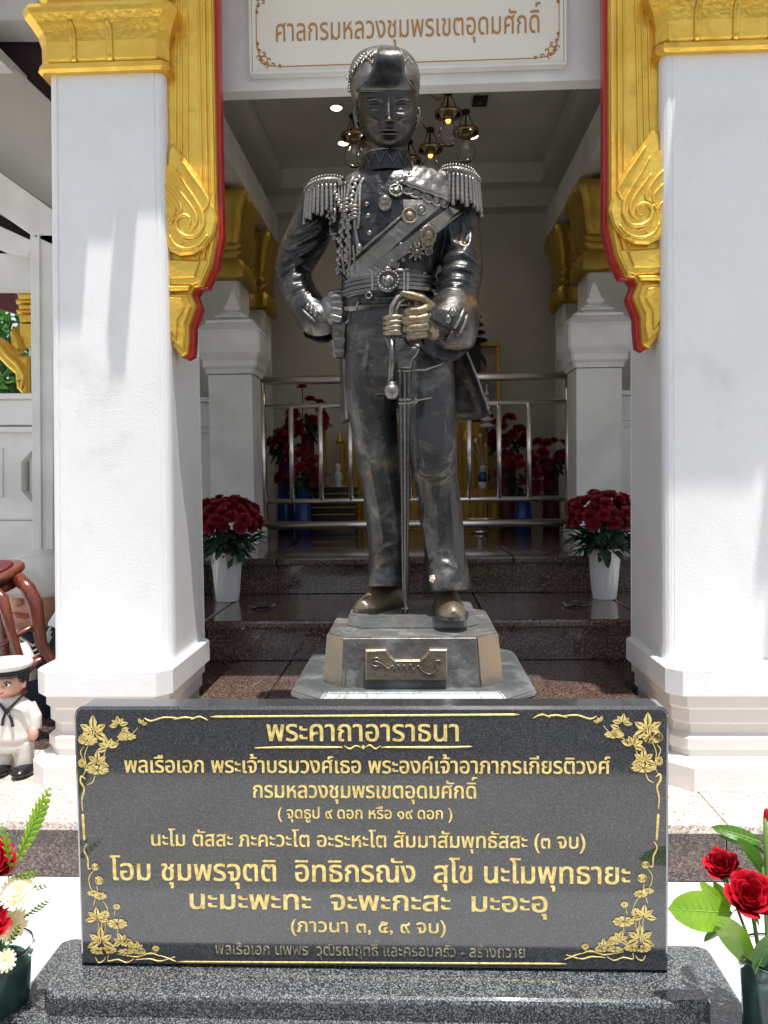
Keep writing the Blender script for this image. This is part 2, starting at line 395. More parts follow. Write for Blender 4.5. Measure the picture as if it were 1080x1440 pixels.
def lettering(body, name, m, parent, pl, pr, ytop, ybot, Y, bold=.012, lift=.2, th=.0012, dx=0):
    """one line of writing as thin raised letters on the upright face at distance Y; pl, pr = left and right ends of the line"""
    L = text_loops(body, bold, lift)
    if dx: L = L+[[p+Vector((dx, 0)) for p in l] for l in L]+[[p+Vector((dx/2, 0)) for p in l] for l in L]      # broad uprights, fine cross strokes
    x0 = min(p.x for l in L for p in l); x1 = max(p.x for l in L for p in l)
    A = at(pl, (ytop+ybot)/2, Y); B = at(pr, (ytop+ybot)/2, Y)
    zt = at((pl+pr)/2, ytop, Y).z; zb = at((pl+pr)/2, ybot, Y).z      # ytop..ybot: the height of a plain consonant (0.54 em)
    sx = (B.x-A.x)/(x1-x0); sz = (zt-zb)/.54
    mb = MB(); cells = {}
    # fill glyph by glyph (loops grouped by overlapping boxes) to keep the triangulation small
    items = [(min(p.x for p in l), max(p.x for p in l), l) for l in L]
    items.sort(key=lambda t: t[0]); grp = []; cur = [items[0][2]]; xr = items[0][1]
    for a_, b_, l in items[1:]:
        if a_ < xr: cur.append(l); xr = max(xr, b_)
        else: grp.append(cur); cur = [l]; xr = b_
    grp.append(cur)
    for g in grp:
        vs, fs = fill(g)
        P = [Vector((A.x+(v.x-x0)*sx, Y-th, zb+v.y*sz)) for v in vs]
        mb.add(P, [list(f) for f in fs])
        for l in g:
            q = [Vector((A.x+(v.x-x0)*sx, 0, zb+v.y*sz)) for v in l]; n = len(q)
            mb.add([Vector((p.x, Y-th, p.z)) for p in q]+[Vector((p.x, Y+.0005, p.z)) for p in q], [(i, (i+1) % n, n+(i+1) % n, n+i) for i in range(n)])
    o = mb.build(name, m, parent); o['kind'] = 'stuff'
    return o
ROOM_CAM_SCALE = 1.265        # scales the built shrine room about the camera, to a re-estimated depth
def room_begin(): return set(bpy.data.objects)
def room_end(before):
    """scale everything built since room_begin() about the camera position"""
    done = set(); C0 = Vector((0, 0, CAMZ))
    for o in bpy.data.objects:
        if o in before: continue
        if o.data and o.data.name not in done:
            done.add(o.data.name)
            for v in o.data.vertices: v.co *= ROOM_CAM_SCALE
        o.location = o.location*ROOM_CAM_SCALE if o.parent else C0+(o.location-C0)*ROOM_CAM_SCALE
#MARK_SETTING
# ================================================================== SETTING
Zr = lambda r: CAMZ+r
# ground, ledge, platform, steps
rnd_ = random.Random(5); tl = MB()
for i in range(9000):          # unseen trees added behind the camera for dark reflections in stone and bronze
    a = rnd_.uniform(-1.25, 1.25); r = 15+rnd_.uniform(0, 2.5); hgt = 3.4+.9*math.sin(a*7)+.5*math.sin(a*17+1)
    c = Vector((math.sin(a)*r, -math.cos(a)*r, rnd_.uniform(.0, 1)**.8*hgt)); n_ = Vector((rnd_.uniform(-1, 1), rnd_.uniform(-1, 1), rnd_.uniform(-1, 1))).normalized(); b_ = n_.orthogonal().normalized(); s_ = rnd_.uniform(.25, .5)
    tl.add([c-n_*s_, c+b_*s_*.7, c+n_*s_, c-b_*s_*.7], [(0, 1, 2, 3)])
o = tl.build('reflection_trees', LIME); o['kind'] = 'stuff'
g = MB(); g.box(-60, 60, -60, -.9, -.2, -.004); struct(g.build('street', ASPH))
g = MB(); g.box(-60, 60, -.9, 60, -.2, 0); struct(g.build('pavement', CONC))
for i in range(3):
    for j, (x0, x1) in enumerate(((-3.2, -1.2), (-1.196, 1.0), (1.004, 3.2))):
        if i < 2: 
            g = MB(); g.box(x0, x1, .95+i*.68, .95+(i+1)*.68-.004 if i == 0 else 2.31, .0 if i == 0 else .001, .37, .006)
            o = g.build('marble_ledge' , MARBLE); struct(o)
# granite platform the columns stand on: facing slabs (riser) and tread slabs
plat = MB(); plat.box(-3.2, 3.2, 2.33, 6.4, 0, .52); plat = struct(plat.build('granite_platform', BROWNG))
xs = [-3.2, -2.42, -1.64, -.86, -.08, .70, .93, 1.75, 2.5, 3.2]
for i in range(len(xs)-1):
    a, b = xs[i]+.0015, xs[i+1]-.0015
    g = MB(); g.box(a, b, 2.31, 2.329, .37, .519, .001); g.build('riser_slab', BROWNG, plat)
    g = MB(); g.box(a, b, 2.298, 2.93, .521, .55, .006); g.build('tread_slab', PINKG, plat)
    g = MB(); g.box(a, b, 2.933, 4.2, .521, .55, .003); g.build('tread_slab', BROWNG, plat)
room_ = room_begin()
steps = MB(); steps.box(-.64, .64, 2.25, 2.56, .772, .925); steps.box(-1.02, 1.02, 2.56, 2.735, .772, .925); steps.box(-1.03, 1.03, 2.735, 3.35, .772, 1.065); steps.box(-1.6, 1.6, 3.352, 6.4, .772, 1.225)
steps = struct(steps.build('granite_steps', BROWNG))
for x0, x1 in ((-.65, -.45), (-.447, .12), (.123, .65)):
    g = MB(); g.box(x0, x1, 2.23, 2.728, .927, .95, .006); g.build('tread_slab', BROWNG, steps)
    g = MB(); g.box(x0, x1, 2.24, 2.2495, .772, .925, .001); g.build('riser_slab', BROWNG, steps)
for x0, x1 in ((-1.03, -.75), (-.747, .25), (.253, .80), (.803, 1.03)):
    g = MB(); g.box(x0, x1, 2.72, 2.734, .952, 1.065, .001); g.build('riser_slab', BROWNG, steps)
    g = MB(); g.box(x0, x1, 2.695, 3.345, 1.067, 1.098, .009); g.build('tread_slab', BROWNG, steps)
for x0, x1 in ((-1.6, -.60), (-.597, .42), (.423, 1.6)):
    g = MB(); g.box(x0, x1, 3.335, 3.351, 1.10, 1.225, .001); g.build('riser_slab', BROWNG, steps)
    g = MB(); g.box(x0, x1, 3.295, 4.6, 1.227, 1.26, .009); g.build('tread_slab', BROWNG, steps)
    g = MB(); g.box(x0, x1, 4.603, 6.0, 1.227, 1.26, .003); g.build('tread_slab', BROWNG, steps)
room_end(room_)
tb = thing('statue_block', 'dark granite block under the bronze plinth of the statue', 'block', (0, 2.5, .551))
m = MB(); m.box(-.345, .36, 2.17, 2.84, .552, .949, .006); m.build('block', BLACKG2, tb)

# ---- front columns
def shaft_ring(cx, cy, h, z, r=.03, gv=.004):
    pts = []
    for q in range(4):
        a0 = q*PI/2
        loc = []
        for k in range(5):
            t = k/4*PI/2; loc.append((h-r+math.sin(t)*r if False else h-r+math.cos(t)*r, h-r+math.sin(t)*r))
        loc += [(h-r-.001, h-gv), (h-r-.006, h-gv), (h-r-.008, h-.0015), (-(h-r-.008), h-.0015), (-(h-r-.006), h-gv), (-(h-r-.001), h-gv)]
        for x, y in loc:
            pts.append(Vector((cx+x*math.cos(a0)-y*math.sin(a0), cy+x*math.sin(a0)+y*math.cos(a0), z)))
    return pts
def column(side, label):
    cx, cy = side*1.082, 2.965
    t = thing('shrine_column', label, 'column', (cx, cy, .55), 'front columns of the shrine')
    m = MB(); m.rings([shaft_ring(side*(1.105-.027*k/6), cy, .224-.016*k/6, .93+k*(3.06-.93)/6) for k in range(7)], smooth=False); m.build('shaft', WHITE, t)
    m = MB(); m.stack(side*1.096, cy-.075, [(.234, .28, .85), (.242, .288, .856), (.242, .288, .938), (.236, .281, .945)], .045); m.build('plinth_cap', WHITE, t)
    m = MB(); m.stack(side*1.096, cy-.07, [(.21, .265, .60), (.21, .265, .66), (.218, .272, .665), (.218, .272, .70), (.202, .255, .715), (.202, .255, .745), (.212, .268, .755), (.212, .268, .80), (.222, .278, .81), (.222, .278, .849)], .045); m.build('plinth_moulding', CREAM, t)
    m = MB(); m.stack(side*1.096, cy-.05, [(.25, .375, .551), (.25, .375, .628), (.242, .367, .637)], .07); m.build('plinth_foot', WHITE, t)
    # gilded capital
    m = MB(); m.stack(cx, cy, [(.228, .228, 3.045), (.236, .236, 3.055), (.232, .232, 3.075)], .02); m.build('capital_lip', GOLD, t)
    m = MB(); m.stack(cx, cy, [(.222, .222, 3.073), (.222, .222, 3.08), (.230, .230, 3.09), (.230, .230, 3.15), (.238, .238, 3.18), (.256, .256, 3.21), (.270, .270, 3.23), (.274, .274, 3.245), (.272, .272, 3.258), (.250, .250, 3.268), (.225, .225, 3.272)], .035); m.build('capital_bell', GOLD, t)
    for dx in ((-.10, .03) if side < 0 else (-.10, .03, .15)):
        m = MB(); m.tube([(cx+dx, cy-.226, 3.08), (cx+dx, cy-.232, 3.10), (cx+dx, cy-.235, 3.16), (cx+dx, cy-.245, 3.185), (cx+dx, cy-.256, 3.205)], [.014, .012, .012, .014, .008], 8, flat=.7); m.build('capital_rib', GOLD, t)
    for s2 in (-1, 1):
        m = MB()
        for k in range(3):
            yy = cy-.13+k*.12
            m = MB(); m.tube([(cx+s2*.226, yy, 3.08), (cx+s2*.236, yy, 3.16), (cx+s2*.25, yy, 3.19), (cx+s2*.262, yy, 3.21)], [.012, .012, .013, .008], 8); m.build('capital_rib', GOLD, t)
    m = MB(); m.stack(cx, cy, [(.215, .215, 3.27), (.225, .225, 3.28), (.22, .22, 3.30), (.235, .235, 3.32), (.255, .255, 3.34), (.30, .30, 3.46), (.31, .31, 3.54)], .03); m.build('capital_upper_tier', GOLD, t)
    m = MB(); m.rings([shaft_ring(cx, cy, .2, 3.48), shaft_ring(cx, cy, .2, 3.8)], smooth=False); m.build('column_top', WHITE, t)
    return t
column(-1, 'white plastered column on the left with gilded capital, streaked by sun and shade')
column(1, 'white plastered column on the right with gilded capital, mostly shaded above its lower third')

# ---- gilded arch boards hanging inside the columns
def board(side):
    lab = 'gilded arch board with red edge against the %s column, carved flame scroll at its foot' % ('left' if side < 0 else 'right')
    Yb = 2.80
    c0 = at(582, 500, Yb)
    t = thing('arch_board', lab, 'arch board', tuple(at(582+side*320, 500, Yb)), 'gilded arch boards')
    def P(px, py, Y=Yb):        # measured on the left board; the right one mirrors it about the shrine axis
        p = at(px, py, Y)
        if side > 0:
            p = at(px, py, Y); p.x = -p.x
            q = 1.0
        return (p.x, p.z)
    inner = [(302, -90), (303, 0), (305, 130), (307, 230), (309, 330), (301, 372), (288, 402), (277, 404), (272, 412), (279, 430), (269, 458), (269, 474), (267, 497), (258, 502)]
    outer = [(238, 480), (230, 440), (228, 380), (222, -90)]
    m = MB(); m.prism([P(*p) for p in [(x-4, y) for x, y in inner]+outer], Yb, Yb+.055, .006); m.build('board', GOLD, t)
    m = MB(); m.prism([P(*p) for p in [(x+1.5, y+(2 if y > 490 else 0)) for x, y in inner]+[(240, 484), (245, 440), (245, 380), (245, -90)]], Yb+.03, Yb+.075, .003); m.build('red_edge', RED, t)
    # stepped fillets running down the board
    for off, wd, th in ((0, 5, .012), (9, 4, .009), (17, 3, .006)):
        a = [(x-5-off, y) for x, y in inner[:7]]; b = [(x-5-off-wd, y) for x, y in inner[:7]][::-1]
        m = MB(); m.prism([P(*p) for p in a+b], Yb-th, Yb+.01, .002); m.build('fillet', GOLD, t)
    for x in (246, 254, 262):
        m = MB(); m.prism([P(x, -90), P(x+3, -90), P(x+3, 205+(x-246)*1.6), P(x, 200+(x-246)*1.6)], Yb-.006, Yb+.01, .0015); m.build('fillet', GOLD, t)
    # flame-shaped scroll
    drop = [(246, 204), (262, 226), (279, 248), (289, 266), (296, 282), (304, 296), (308, 314), (303, 335), (291, 350), (274, 360), (256, 362), (240, 355), (229, 342), (226, 318), (226, 262), (232, 240), (238, 235), (240, 215)]
    m = MB(); m.prism([P(*p) for p in drop], Yb-.030, Yb+.005, .008); m.build('scroll_plate', GOLD, t)
    def S(px, py): p = P(px, py, Yb-.031); return Vector((p[0], Yb-.031, p[1]))
    def strip(pts, r, name='scroll_fillet', flat=.6):
        m = MB(); n = len(pts)
        rr = [r*(.35+.65*math.sin(PI*min(1, max(0, (i+.6)/(n+.2))))) for i in range(n)]
        # smooth the control points
        P3 = [S(*p) for p in pts]; Q = []
        for i in range(n-1):
            p0, p1, p2, p3 = P3[max(i-1, 0)], P3[i], P3[i+1], P3[min(i+2, n-1)]
            for k in range(4):
                u = k/4; Q.append(.5*((2*p1)+(-p0+p2)*u+(2*p0-5*p1+4*p2-p3)*u*u+(-p0+3*p1-3*p2+p3)*u**3))
        Q.append(P3[-1]); rq = [r*max(.3, math.sin(PI*(i+1)/(len(Q)+1))**.5) for i in range(len(Q))]
        m.tube(Q, rq, 8); m.build(name, GOLD, t)
    strip([(248, 238), (262, 262), (274, 280), (284, 298), (286, 316), (277, 331), (262, 333), (250, 325), (248, 312), (256, 303), (266, 306), (267, 316), (260, 319)], .0085)
    strip([(247, 262), (258, 276), (270, 292), (277, 306), (275, 318), (266, 325)], .006)
    strip([(254, 224), (268, 244), (282, 264), (293, 284), (286, 298)], .008)
    strip([(228, 256), (240, 268), (252, 284), (255, 296), (246, 300)], .007)
    strip([(229, 276), (238, 284), (246, 296), (241, 308)], .006)
    strip([(228, 300), (236, 305), (240, 314), (245, 306), (250, 316)], .0055)
    strip([(238, 330), (246, 344), (262, 350), (280, 344), (292, 330)], .006)
    strip([(240, 350), (250, 347), (256, 341), (262, 338), (268, 342), (273, 348), (284, 349)], .0045)
    # lower tiers of the board foot
    for poly, th in (([(229, 366), (296, 366), (284, 398), (270, 402), (232, 402)], .014), ([(231, 366), (284, 369), (276, 392), (234, 394)], .022), ([(230, 404), (270, 404), (268, 410), (231, 412)], .026),
                     ([(232, 414), (264, 414), (270, 432), (261, 456), (262, 472), (259, 494), (240, 478), (234, 446)], .014), ([(236, 418), (258, 420), (262, 434), (252, 452), (252, 470), (250, 480), (241, 466), (237, 440)], .022)):
        m = MB(); m.prism([P(*p) for p in poly], Yb-th, Yb+.005, .005); m.build('foot_tier', GOLD, t)
    return t
board(-1); board(1)

# ---- front beam and name board
beam = thing('front_beam', 'white painted beam across the top of the shrine doorway', 'beam', (0, 3.1, 3.1))
zb = at(574, 128, 3.04).z
m = MB(); m.box(-.90, .90, 3.0, 3.07, zb, 4.95, .004); m.build('beam_body', WHITE_S, beam)
sg = thing('name_board', 'white name board with brown Thai lettering and corner scrolls above the doorway', 'sign', tuple(at(574, 97, 2.97)))
A = at(355, 97, 2.97); B = at(793, 93, 2.97); zt = at(574, -32, 2.97).z; zc = (A.z+B.z)/2
m = MB(); m.box(A.x, B.x, 2.972, 2.9985, zc, zt, .004); m.build('panel', SIGNW, sg)
hz = zc+(zt-zc)*.075
for (x0, x1, z0, z1) in ((A.x-.008, B.x+.008, zc-.010, zc), (A.x-.008, B.x+.008, zt, zt+.010), (A.x-.010, A.x-.0005, zc, zt), (B.x+.0005, B.x+.010, zc, zt)):
    m = MB(); m.box(x0, x1, 2.962, 2.9985, z0, z1, .002); m.build('frame', WHITE_S, sg)
for (x0, x1, z0, z1) in ((A.x+.10, B.x-.10, zc+.018, zc+.021), (A.x+.10, B.x-.10, zt-.021, zt-.018), (A.x+.016, A.x+.019, zc+.09, zt-.09), (B.x-.019, B.x-.016, zc+.09, zt-.09)):
    m = MB(); m.box(x0, x1, 2.9705, 2.973, z0, z1); m.build('border_line', SIGNT, sg)
def curl(mb, c, dx, dz, s, Y, r=.0022):
    for (ax, az, R, a0, a1) in ((.035, .012, .012, -1.5, 4.2), (.062, .010, .008, 3, -2.5), (.085, .006, .006, -1.5, 3.5), (.012, .035, .012, 3, -2.6), (.010, .062, .008, -1.5, 4), (.006, .085, .006, 3, -2), (.028, .032, .013, 0, 5), (.048, .028, .008, 4, -1), (.028, .052, .008, -2, 3)):
        pts = []
        for k in range(13):
            u = k/12; a = a0+(a1-a0)*u; rr = R*(1-.65*u)
            pts.append((c[0]+dx*(ax*s+math.cos(a)*rr*s), Y, c[1]+dz*(az*s+math.sin(a)*rr*s)))
        mb.tube(pts, [r*s*(.5+.8*math.sin(PI*(k+.5)/13)) for k in range(13)], 5, flat=1)
    mb.tube([(c[0]+dx*.004*s, Y, c[1]+dz*.10*s), (c[0]+dx*.012*s, Y, c[1]+dz*.045*s), (c[0]+dx*.02*s, Y, c[1]+dz*.02*s), (c[0]+dx*.045*s, Y, c[1]+dz*.008*s), (c[0]+dx*.10*s, Y, c[1]+dz*.003*s)], [r*.4, r, r*1.5, r, r*.4], 5)
for dx, cx in ((1, A.x+.014), (-1, B.x-.014)):
    for dz, cz in ((1, zc+.016), (-1, zt-.016)):
        m = MB(); curl(m, (cx, cz), dx, dz, 1.05, 2.9715); o = m.build('corner_scroll', SIGNT, sg); o['kind'] = 'stuff'
lettering('ศาลกรมหลวงชุมพรเขตอุดมศักดิ์', 'lettering', SIGNT, sg, 388, 760, 28, 52, 2.971, bold=.014)

# ---- roof over the front, with unseen boards cut to throw streaked shade on the columns
roof = thing('shrine_roof', 'overhanging roof of the shrine above the columns', 'roof', (0, 4.2, 3.8))
m = MB(); m.box(-2.9, 2.9, 3.0, 8.0, 4.96, 5.06); m.build('roof_deck', WHITE_S, roof)
m = MB(); m.box(-1.5, 1.5, 2.74, 2.998, 3.80, 3.90); m.build('eave_soffit', WHITE_S, roof)
for s2 in (-1, 1):
    m = MB(); m.box(min(s2*.91, s2*2.9), max(s2*.91, s2*2.9), 3.0, 3.2, 3.81, 4.955); m.build('front_gable', WHITE_S, roof)
def eave(poly, name='shade_board'):
    z0 = 3.80
    vs = [(x, y, z) for z in (z0, z0+.06) for x, y in poly]; n = len(poly)
    fs = [tuple(range(n))[::-1], tuple(range(n, 2*n))]+[(i, (i+1) % n, n+(i+1) % n, n+i) for i in range(n)]
    MB().add(vs, fs).build(name, GOLD_D, roof)
HZ = 3.8
def eX(px, zs, Y=2.75): return (px-584)/F*Y + TR*(HZ-zs)
def eY(ps): z = CAMZ+(672-ps)/F*2.75; return 2.75 - TF*(HZ-z), z
def tooth(p0, p1, ps):
    yy, z = eY(ps); return (eX(p0, z), eX(p1, z), yy)
teeth = [tooth(40, 116, 455), tooth(148, 177, 525)]
base_l = eY(295)[0]
for a, b, yy in teeth: eave([(a, yy+.02), (a+.02, yy), (b, yy), (b, 2.76), (a, 2.76)], 'shade_tooth')
for k, (p0, p1, ps) in enumerate(((100, 160, 330), (160, 255, 290))):
    a, b, yy = tooth(p0, p1, ps); eave([(a-.06, yy), (b+.01, yy), (b+.01, 2.76), (a-.06, 2.76)])
for p0, p1, ps in ((905, 1050, 700), (1050, 1072, 680), (1064, 1250, 850)):
    a, b, yy = tooth(p0, p1, ps); eave([(a-.03, yy), (b, yy), (b, 2.76), (a-.03, 2.76)], 'shade_board')
a0 = tooth(160, 255, 290)[1]; b0 = tooth(905, 1050, 700)[0]
eave([(a0, 2.60), (b0, 2.60), (b0, 2.76), (a0, 2.76)])
m = MB(); m.box(-4.5, -1.50, 2.32, 3.3, 3.70, 3.76); m.build('side_eave', WHITE_S, roof)
m = MB(); m.box(-4.5, -2.9, 3.3, 7.0, 3.70, 3.76); m.build('side_eave', WHITE_S, roof)
m = MB(); m.box(-2.9, -2.1, 3.3, 8.0, 3.77, 3.83); m.build('side_eave', WHITE_S, roof)
m = MB(); m.box(1.50, 2.9, 2.20, 8.0, 3.70, 3.76); m.build('side_eave', WHITE_S, roof)

# ---- interior shell
room_ = room_begin()
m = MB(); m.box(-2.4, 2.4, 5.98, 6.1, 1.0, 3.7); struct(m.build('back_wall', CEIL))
cl = MB(); zs, z1_, z2_ = Zr(2.0), Zr(2.13), Zr(2.27)
cl.box(-1.5, -1.12, 3.3, 6.0, zs, zs+.04); cl.box(1.12, 1.5, 3.3, 6.0, zs, zs+.04); cl.box(-1.12, 1.12, 5.83, 6.0, zs, zs+.04)
cl.box(-1.14, -.95, 3.3, 5.83, z1_, z1_+.04); cl.box(.95, 1.14, 3.3, 5.83, z1_, z1_+.04); cl.box(-.95, .95, 5.70, 5.85, z1_, z1_+.04)
cl.box(-1.125, -1.117, 3.3, 5.83, zs+.002, z1_-.001); cl.box(1.117, 1.125, 3.3, 5.83, zs+.002, z1_-.001); cl.box(-1.116, 1.116, 5.827, 5.835, zs+.002, z1_-.001)
cl.box(-.955, -.947, 3.3, 5.70, z1_+.002, z2_-.001); cl.box(.947, .955, 3.3, 5.70, z1_+.002, z2_-.001); cl.box(-.946, .946, 5.697, 5.705, z1_+.002, z2_-.001)
cl.box(-1.2, 1.2, 3.3, 5.9, z2_, z2_+.05)
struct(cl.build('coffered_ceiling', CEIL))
for s_ in (-1, 1):
    m = MB(); m.box(min(s_*1.02, s_*1.42), max(s_*1.02, s_*1.42), 3.36, 5.97, Zr(1.80), Zr(1.999), .004)
    tag(m.build('side_beam', WHITE_S), 'white beam over the %s row of inner columns' % ('left' if s_ < 0 else 'right'), 'beam', 'side beams')
    m = MB(); m.box(min(s_*1.5, s_*1.62), max(s_*1.5, s_*1.62), 3.4, 5.97, .8 if s_ > 0 else .8, 4.2)
    struct(m.build('side_wall', CEIL))  # side closed and brought forward to keep daylight out of the room
for s_, nm in ((-1, 'left'), (1, 'right')):
    for yy, nm2, z0 in ((4.85, 'front', Zr(1.21)), (5.62, 'back', Zr(1.20))):
        cx = s_*1.21
        t = thing('inner_column', '%s column of the %s inner row, white with dark gold lotus capital' % (nm2, nm), 'column', (cx, yy, 1.26), 'inner columns')
        m = MB(); m.rings([shaft_ring(cx, yy, .16, z) for z in (1.262, z0)], smooth=False); m.build('shaft', WHITE_S, t)
        prof = [(.19, 0), (.205, .02), (.205, .10), (.17, .13), (.165, .15), (.20, .165), (.165, .18), (.165, .19), (.195, .205), (.165, .22), (.165, .235), (.18, .25), (.19, .34), (.205, .42), (.235, .48), (.23, .53), (.15, .55)]
        m = MB(); rs = []
        for h, z in prof:
            ring = []
            for k in range(48):
                a = 2*PI*k/48; c_, s2 = math.cos(a), math.sin(a)
                q = h/max(abs(c_), abs(s2))**.82*(1+.10*abs(math.sin(6*a)))*.93
                ring.append(Vector((cx+c_*q, yy+s2*q, z0+z)))
            rs.append(ring)
        m.rings(rs); m.build('capital', GOLD_D, t)

# ---- newel posts with stepped spire caps, low walls beside them
def newel(side):
    X = lambda px, Y: (px-582)/F*Y
    cx = side*.955; cy = 4.13; h = .115
    t = thing('newel_post', 'white newel post with stepped pyramid cap at the %s end of the steel railing' % ('left' if side < 0 else 'right'), 'post', (cx, cy, 1.26), 'newel posts')
    z = lambda py: CAMZ+(672-py)/F*4.0
    m = MB(); m.stack(cx, cy, [(h+.02, h+.02, 1.262), (h+.02, h+.02, 1.33), (h, h, 1.34), (h, h, z(523))]); m.build('post_shaft', WHITE_S, t)
    m = MB(); m.stack(cx, cy, [(h+.012, h+.012, z(522)), (h+.018, h+.018, z(516)), (h+.03, h+.03, z(512)), (h+.03, h+.03, z(504)), (h+.045, h+.045, z(497)), (h+.05, h+.05, z(494)), (h+.05, h+.05, z(466)), (h+.055, h+.055, z(465)), (h+.055, h+.055, z(463)), (h+.01, h+.01, z(450)), (h+.012, h+.012, z(449)), (h+.012, h+.012, z(447)), (.1, .1, z(446))], .012); m.build('post_cap', WHITE_S, t)
    m = MB(); m.stack(cx, cy, [(.06, .06, z(449)), (.075, .075, z(443)), (.085, .085, z(440)), (.085, .085, z(438)), (.06, .06, z(436)), (.06, .06, z(433)), (.03, .03, z(431)), (.046, .046, z(426)), (.046, .046, z(424)), (.036, .036, z(423)), (.022, .022, z(412)), (.011, .011, z(402)), (.008, .008, z(400)), (.001, .001, z(398))]); m.build('spire', WHITE_S, t)
    w_ = thing('low_wall', 'white low wall with mouldings running off the %s newel post' % ('left' if side < 0 else 'right'), 'wall', (side*1.3, 4.15, 1.26), 'low walls')
    x0, x1 = sorted((side*1.075, side*1.9))
    m = MB(); m.box(x0, x1, 4.08, 4.2, 1.262, z(560), .004); m.build('wall_body', WHITE_S, w_)
    for za, zb_, d in ((z(560), z(553), .02), (z(595), z(588), .012), (z(604), z(600), .008), (z(720), z(700), .015)):
        m = MB(); m.box(x0, x1, 4.08-d, 4.2+d, za+.001, zb_+.001, .003); m.build('rail_moulding', WHITE_S, w_)
newel(-1); newel(1)

# ---- stainless railing
X43 = lambda px: (px-577)/F*4.3; Z43 = lambda py: CAMZ+(672-py)/F*4.3
rl = thing('steel_railing', 'stainless steel railing across the altar room between the newel posts', 'railing', (0, 4.3, 1.26))
xl, xr_ = X43(364), X43(793); zt_, zb2 = Z43(533), Z43(737)
def bar(a, b, r, name):
    m = MB(); m.tube([a, b], r*1.22, 14); m.build(name, STEEL, rl)
for x in (xl, xr_): bar((x, 4.3, 1.261), (x, 4.3, zt_), .019, 'post')
bar((xl-.012, 4.3, zt_), (xr_+.012, 4.3, zt_), .0195, 'top_rail'); bar((xl, 4.3, zb2), (xr_, 4.3, zb2), .019, 'bottom_rail')
bar((xl, 4.3, Z43(569)), (xr_, 4.3, Z43(569)), .0125, 'mid_rail'); bar((xl, 4.3, Z43(703)), (xr_, 4.3, Z43(703)), .0125, 'mid_rail')
for k in range(1, 10):
    px = 364+k*(793-364)/10.3
    x = X43(405+(k-1)*41.6); 
    if x < xr_-.05: bar((x, 4.3, Z43(703)), (x, 4.3, Z43(569)), .0125, 'baluster')

room_end(room_)
# ---- wing of the building on the far left
wg = thing('side_wing', 'white side wing left of the column with octagonal wall opening and sloping beams', 'building', (-2.3, 4.3, .55))
def wp(pts, Y, th, m_, name, bev=.004):
    mb = MB(); P = []
    for p in pts: q = at(p[0], p[1], Y); P.append((q.x, q.z))
    mb.prism(P, Y, Y+th, bev); return mb.build(name, m_, wg)
wp([(-90, -40), (52, -40), (52, 28), (-90, 28)], 4.0, .2, WHITE_S, 'upper_wall')
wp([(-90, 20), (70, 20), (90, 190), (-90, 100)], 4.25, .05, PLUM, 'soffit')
wp([(-90, -10), (0, 75), (90, 160), (90, 305), (0, 242), (-90, 180)], 4.1, .1, CEIL, 'gable_slope')
wp([(-90, 180), (0, 242), (90, 306), (90, 352), (46, 332), (0, 300), (-90, 250)], 4.0, .2, WHITE_S, 'raking_beam')
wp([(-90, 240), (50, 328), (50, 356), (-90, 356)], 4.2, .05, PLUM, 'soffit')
wp([(-90, 276), (0, 318), (44, 338), (44, 352), (38, 358), (20, 358), (0, 350), (-90, 310)], 4.05, .1, WHITE_S, 'raking_beam')
wp([(-90, 356), (46, 356), (46, 406), (-90, 406)], 4.15, .1, WHITE_S, 'lintel')
wp([(42, 330), (75, 330), (75, 800), (46, 800)], 4.0, .3, WHITE_S, 'corner_post')
wp([(52, 330), (55, 330), (58, 800), (55, 800)], 3.985, .02, WHITE_S, 'post_bead', .001)
# balustrade wall with an octagonal opening: built from strips round the hole
wp([(-90, 562), (48, 562), (48, 598), (-90, 598)], 4.12, .12, WHITE_S, 'rail_course')
wp([(-90, 553), (48, 553), (48, 561), (-90, 561)], 4.09, .18, WHITE_S, 'rail_course')
wp([(-90, 600), (48, 600), (48, 608), (-90, 608)], 4.10, .16, WHITE_S, 'rail_course')
wp([(-90, 608), (48, 608), (48, 634), (44, 634), (30, 650), (30, 690), (44, 706), (48, 706), (48, 732), (-90, 732)], 4.14, .10, WHITE_S, 'wall_panel')
wp([(-90, 630), (4, 630), (4, 700), (-90, 700)], 4.13, .03, WHITE_S, 'wall_panel', .006)
wp([(41, 640), (48, 640), (48, 700), (41, 694)], 4.2, .1, WHITE_S, 'opening_lining')
wp([(-90, 733), (48, 733), (48, 800), (-90, 800)], 4.10, .16, WHITE_S, 'base_course')
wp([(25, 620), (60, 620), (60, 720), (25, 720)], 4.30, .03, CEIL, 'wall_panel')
# beyond the wing: another gilded column, scroll bracket, trees
t = thing('far_gilded_column', 'gilded column capital seen through the gap in the left wing', 'column', tuple(at(32, 555, 6.5)))
def fp(pts, Y, th, m_, name, par, bev=.01):
    mb = MB(); P = [(at(p[0], p[1], Y).x, at(p[0], p[1], Y).z) for p in pts]; mb.prism(P, Y, Y+th, bev); return mb.build(name, m_, par)
for k, (y0, y1, x0) in enumerate(((405, 412, 20), (413, 420, 24), (421, 427, 21), (428, 434, 25), (435, 441, 22), (442, 452, 26), (454, 486, 27))):
    fp([(x0, y0), (75, y0), (75, y1), (x0+1, y1)], 6.4-.03*(k % 2), .3, GOLD, 'capital_tier', t)
fp([(40, 486), (75, 486), (75, 700), (40, 700)], 6.5, .2, WHITE_S, 'shaft', t)
t = thing('naga_bracket', 'carved gold scroll bracket in front of the far column', 'bracket', tuple(at(30, 553, 6.1)))
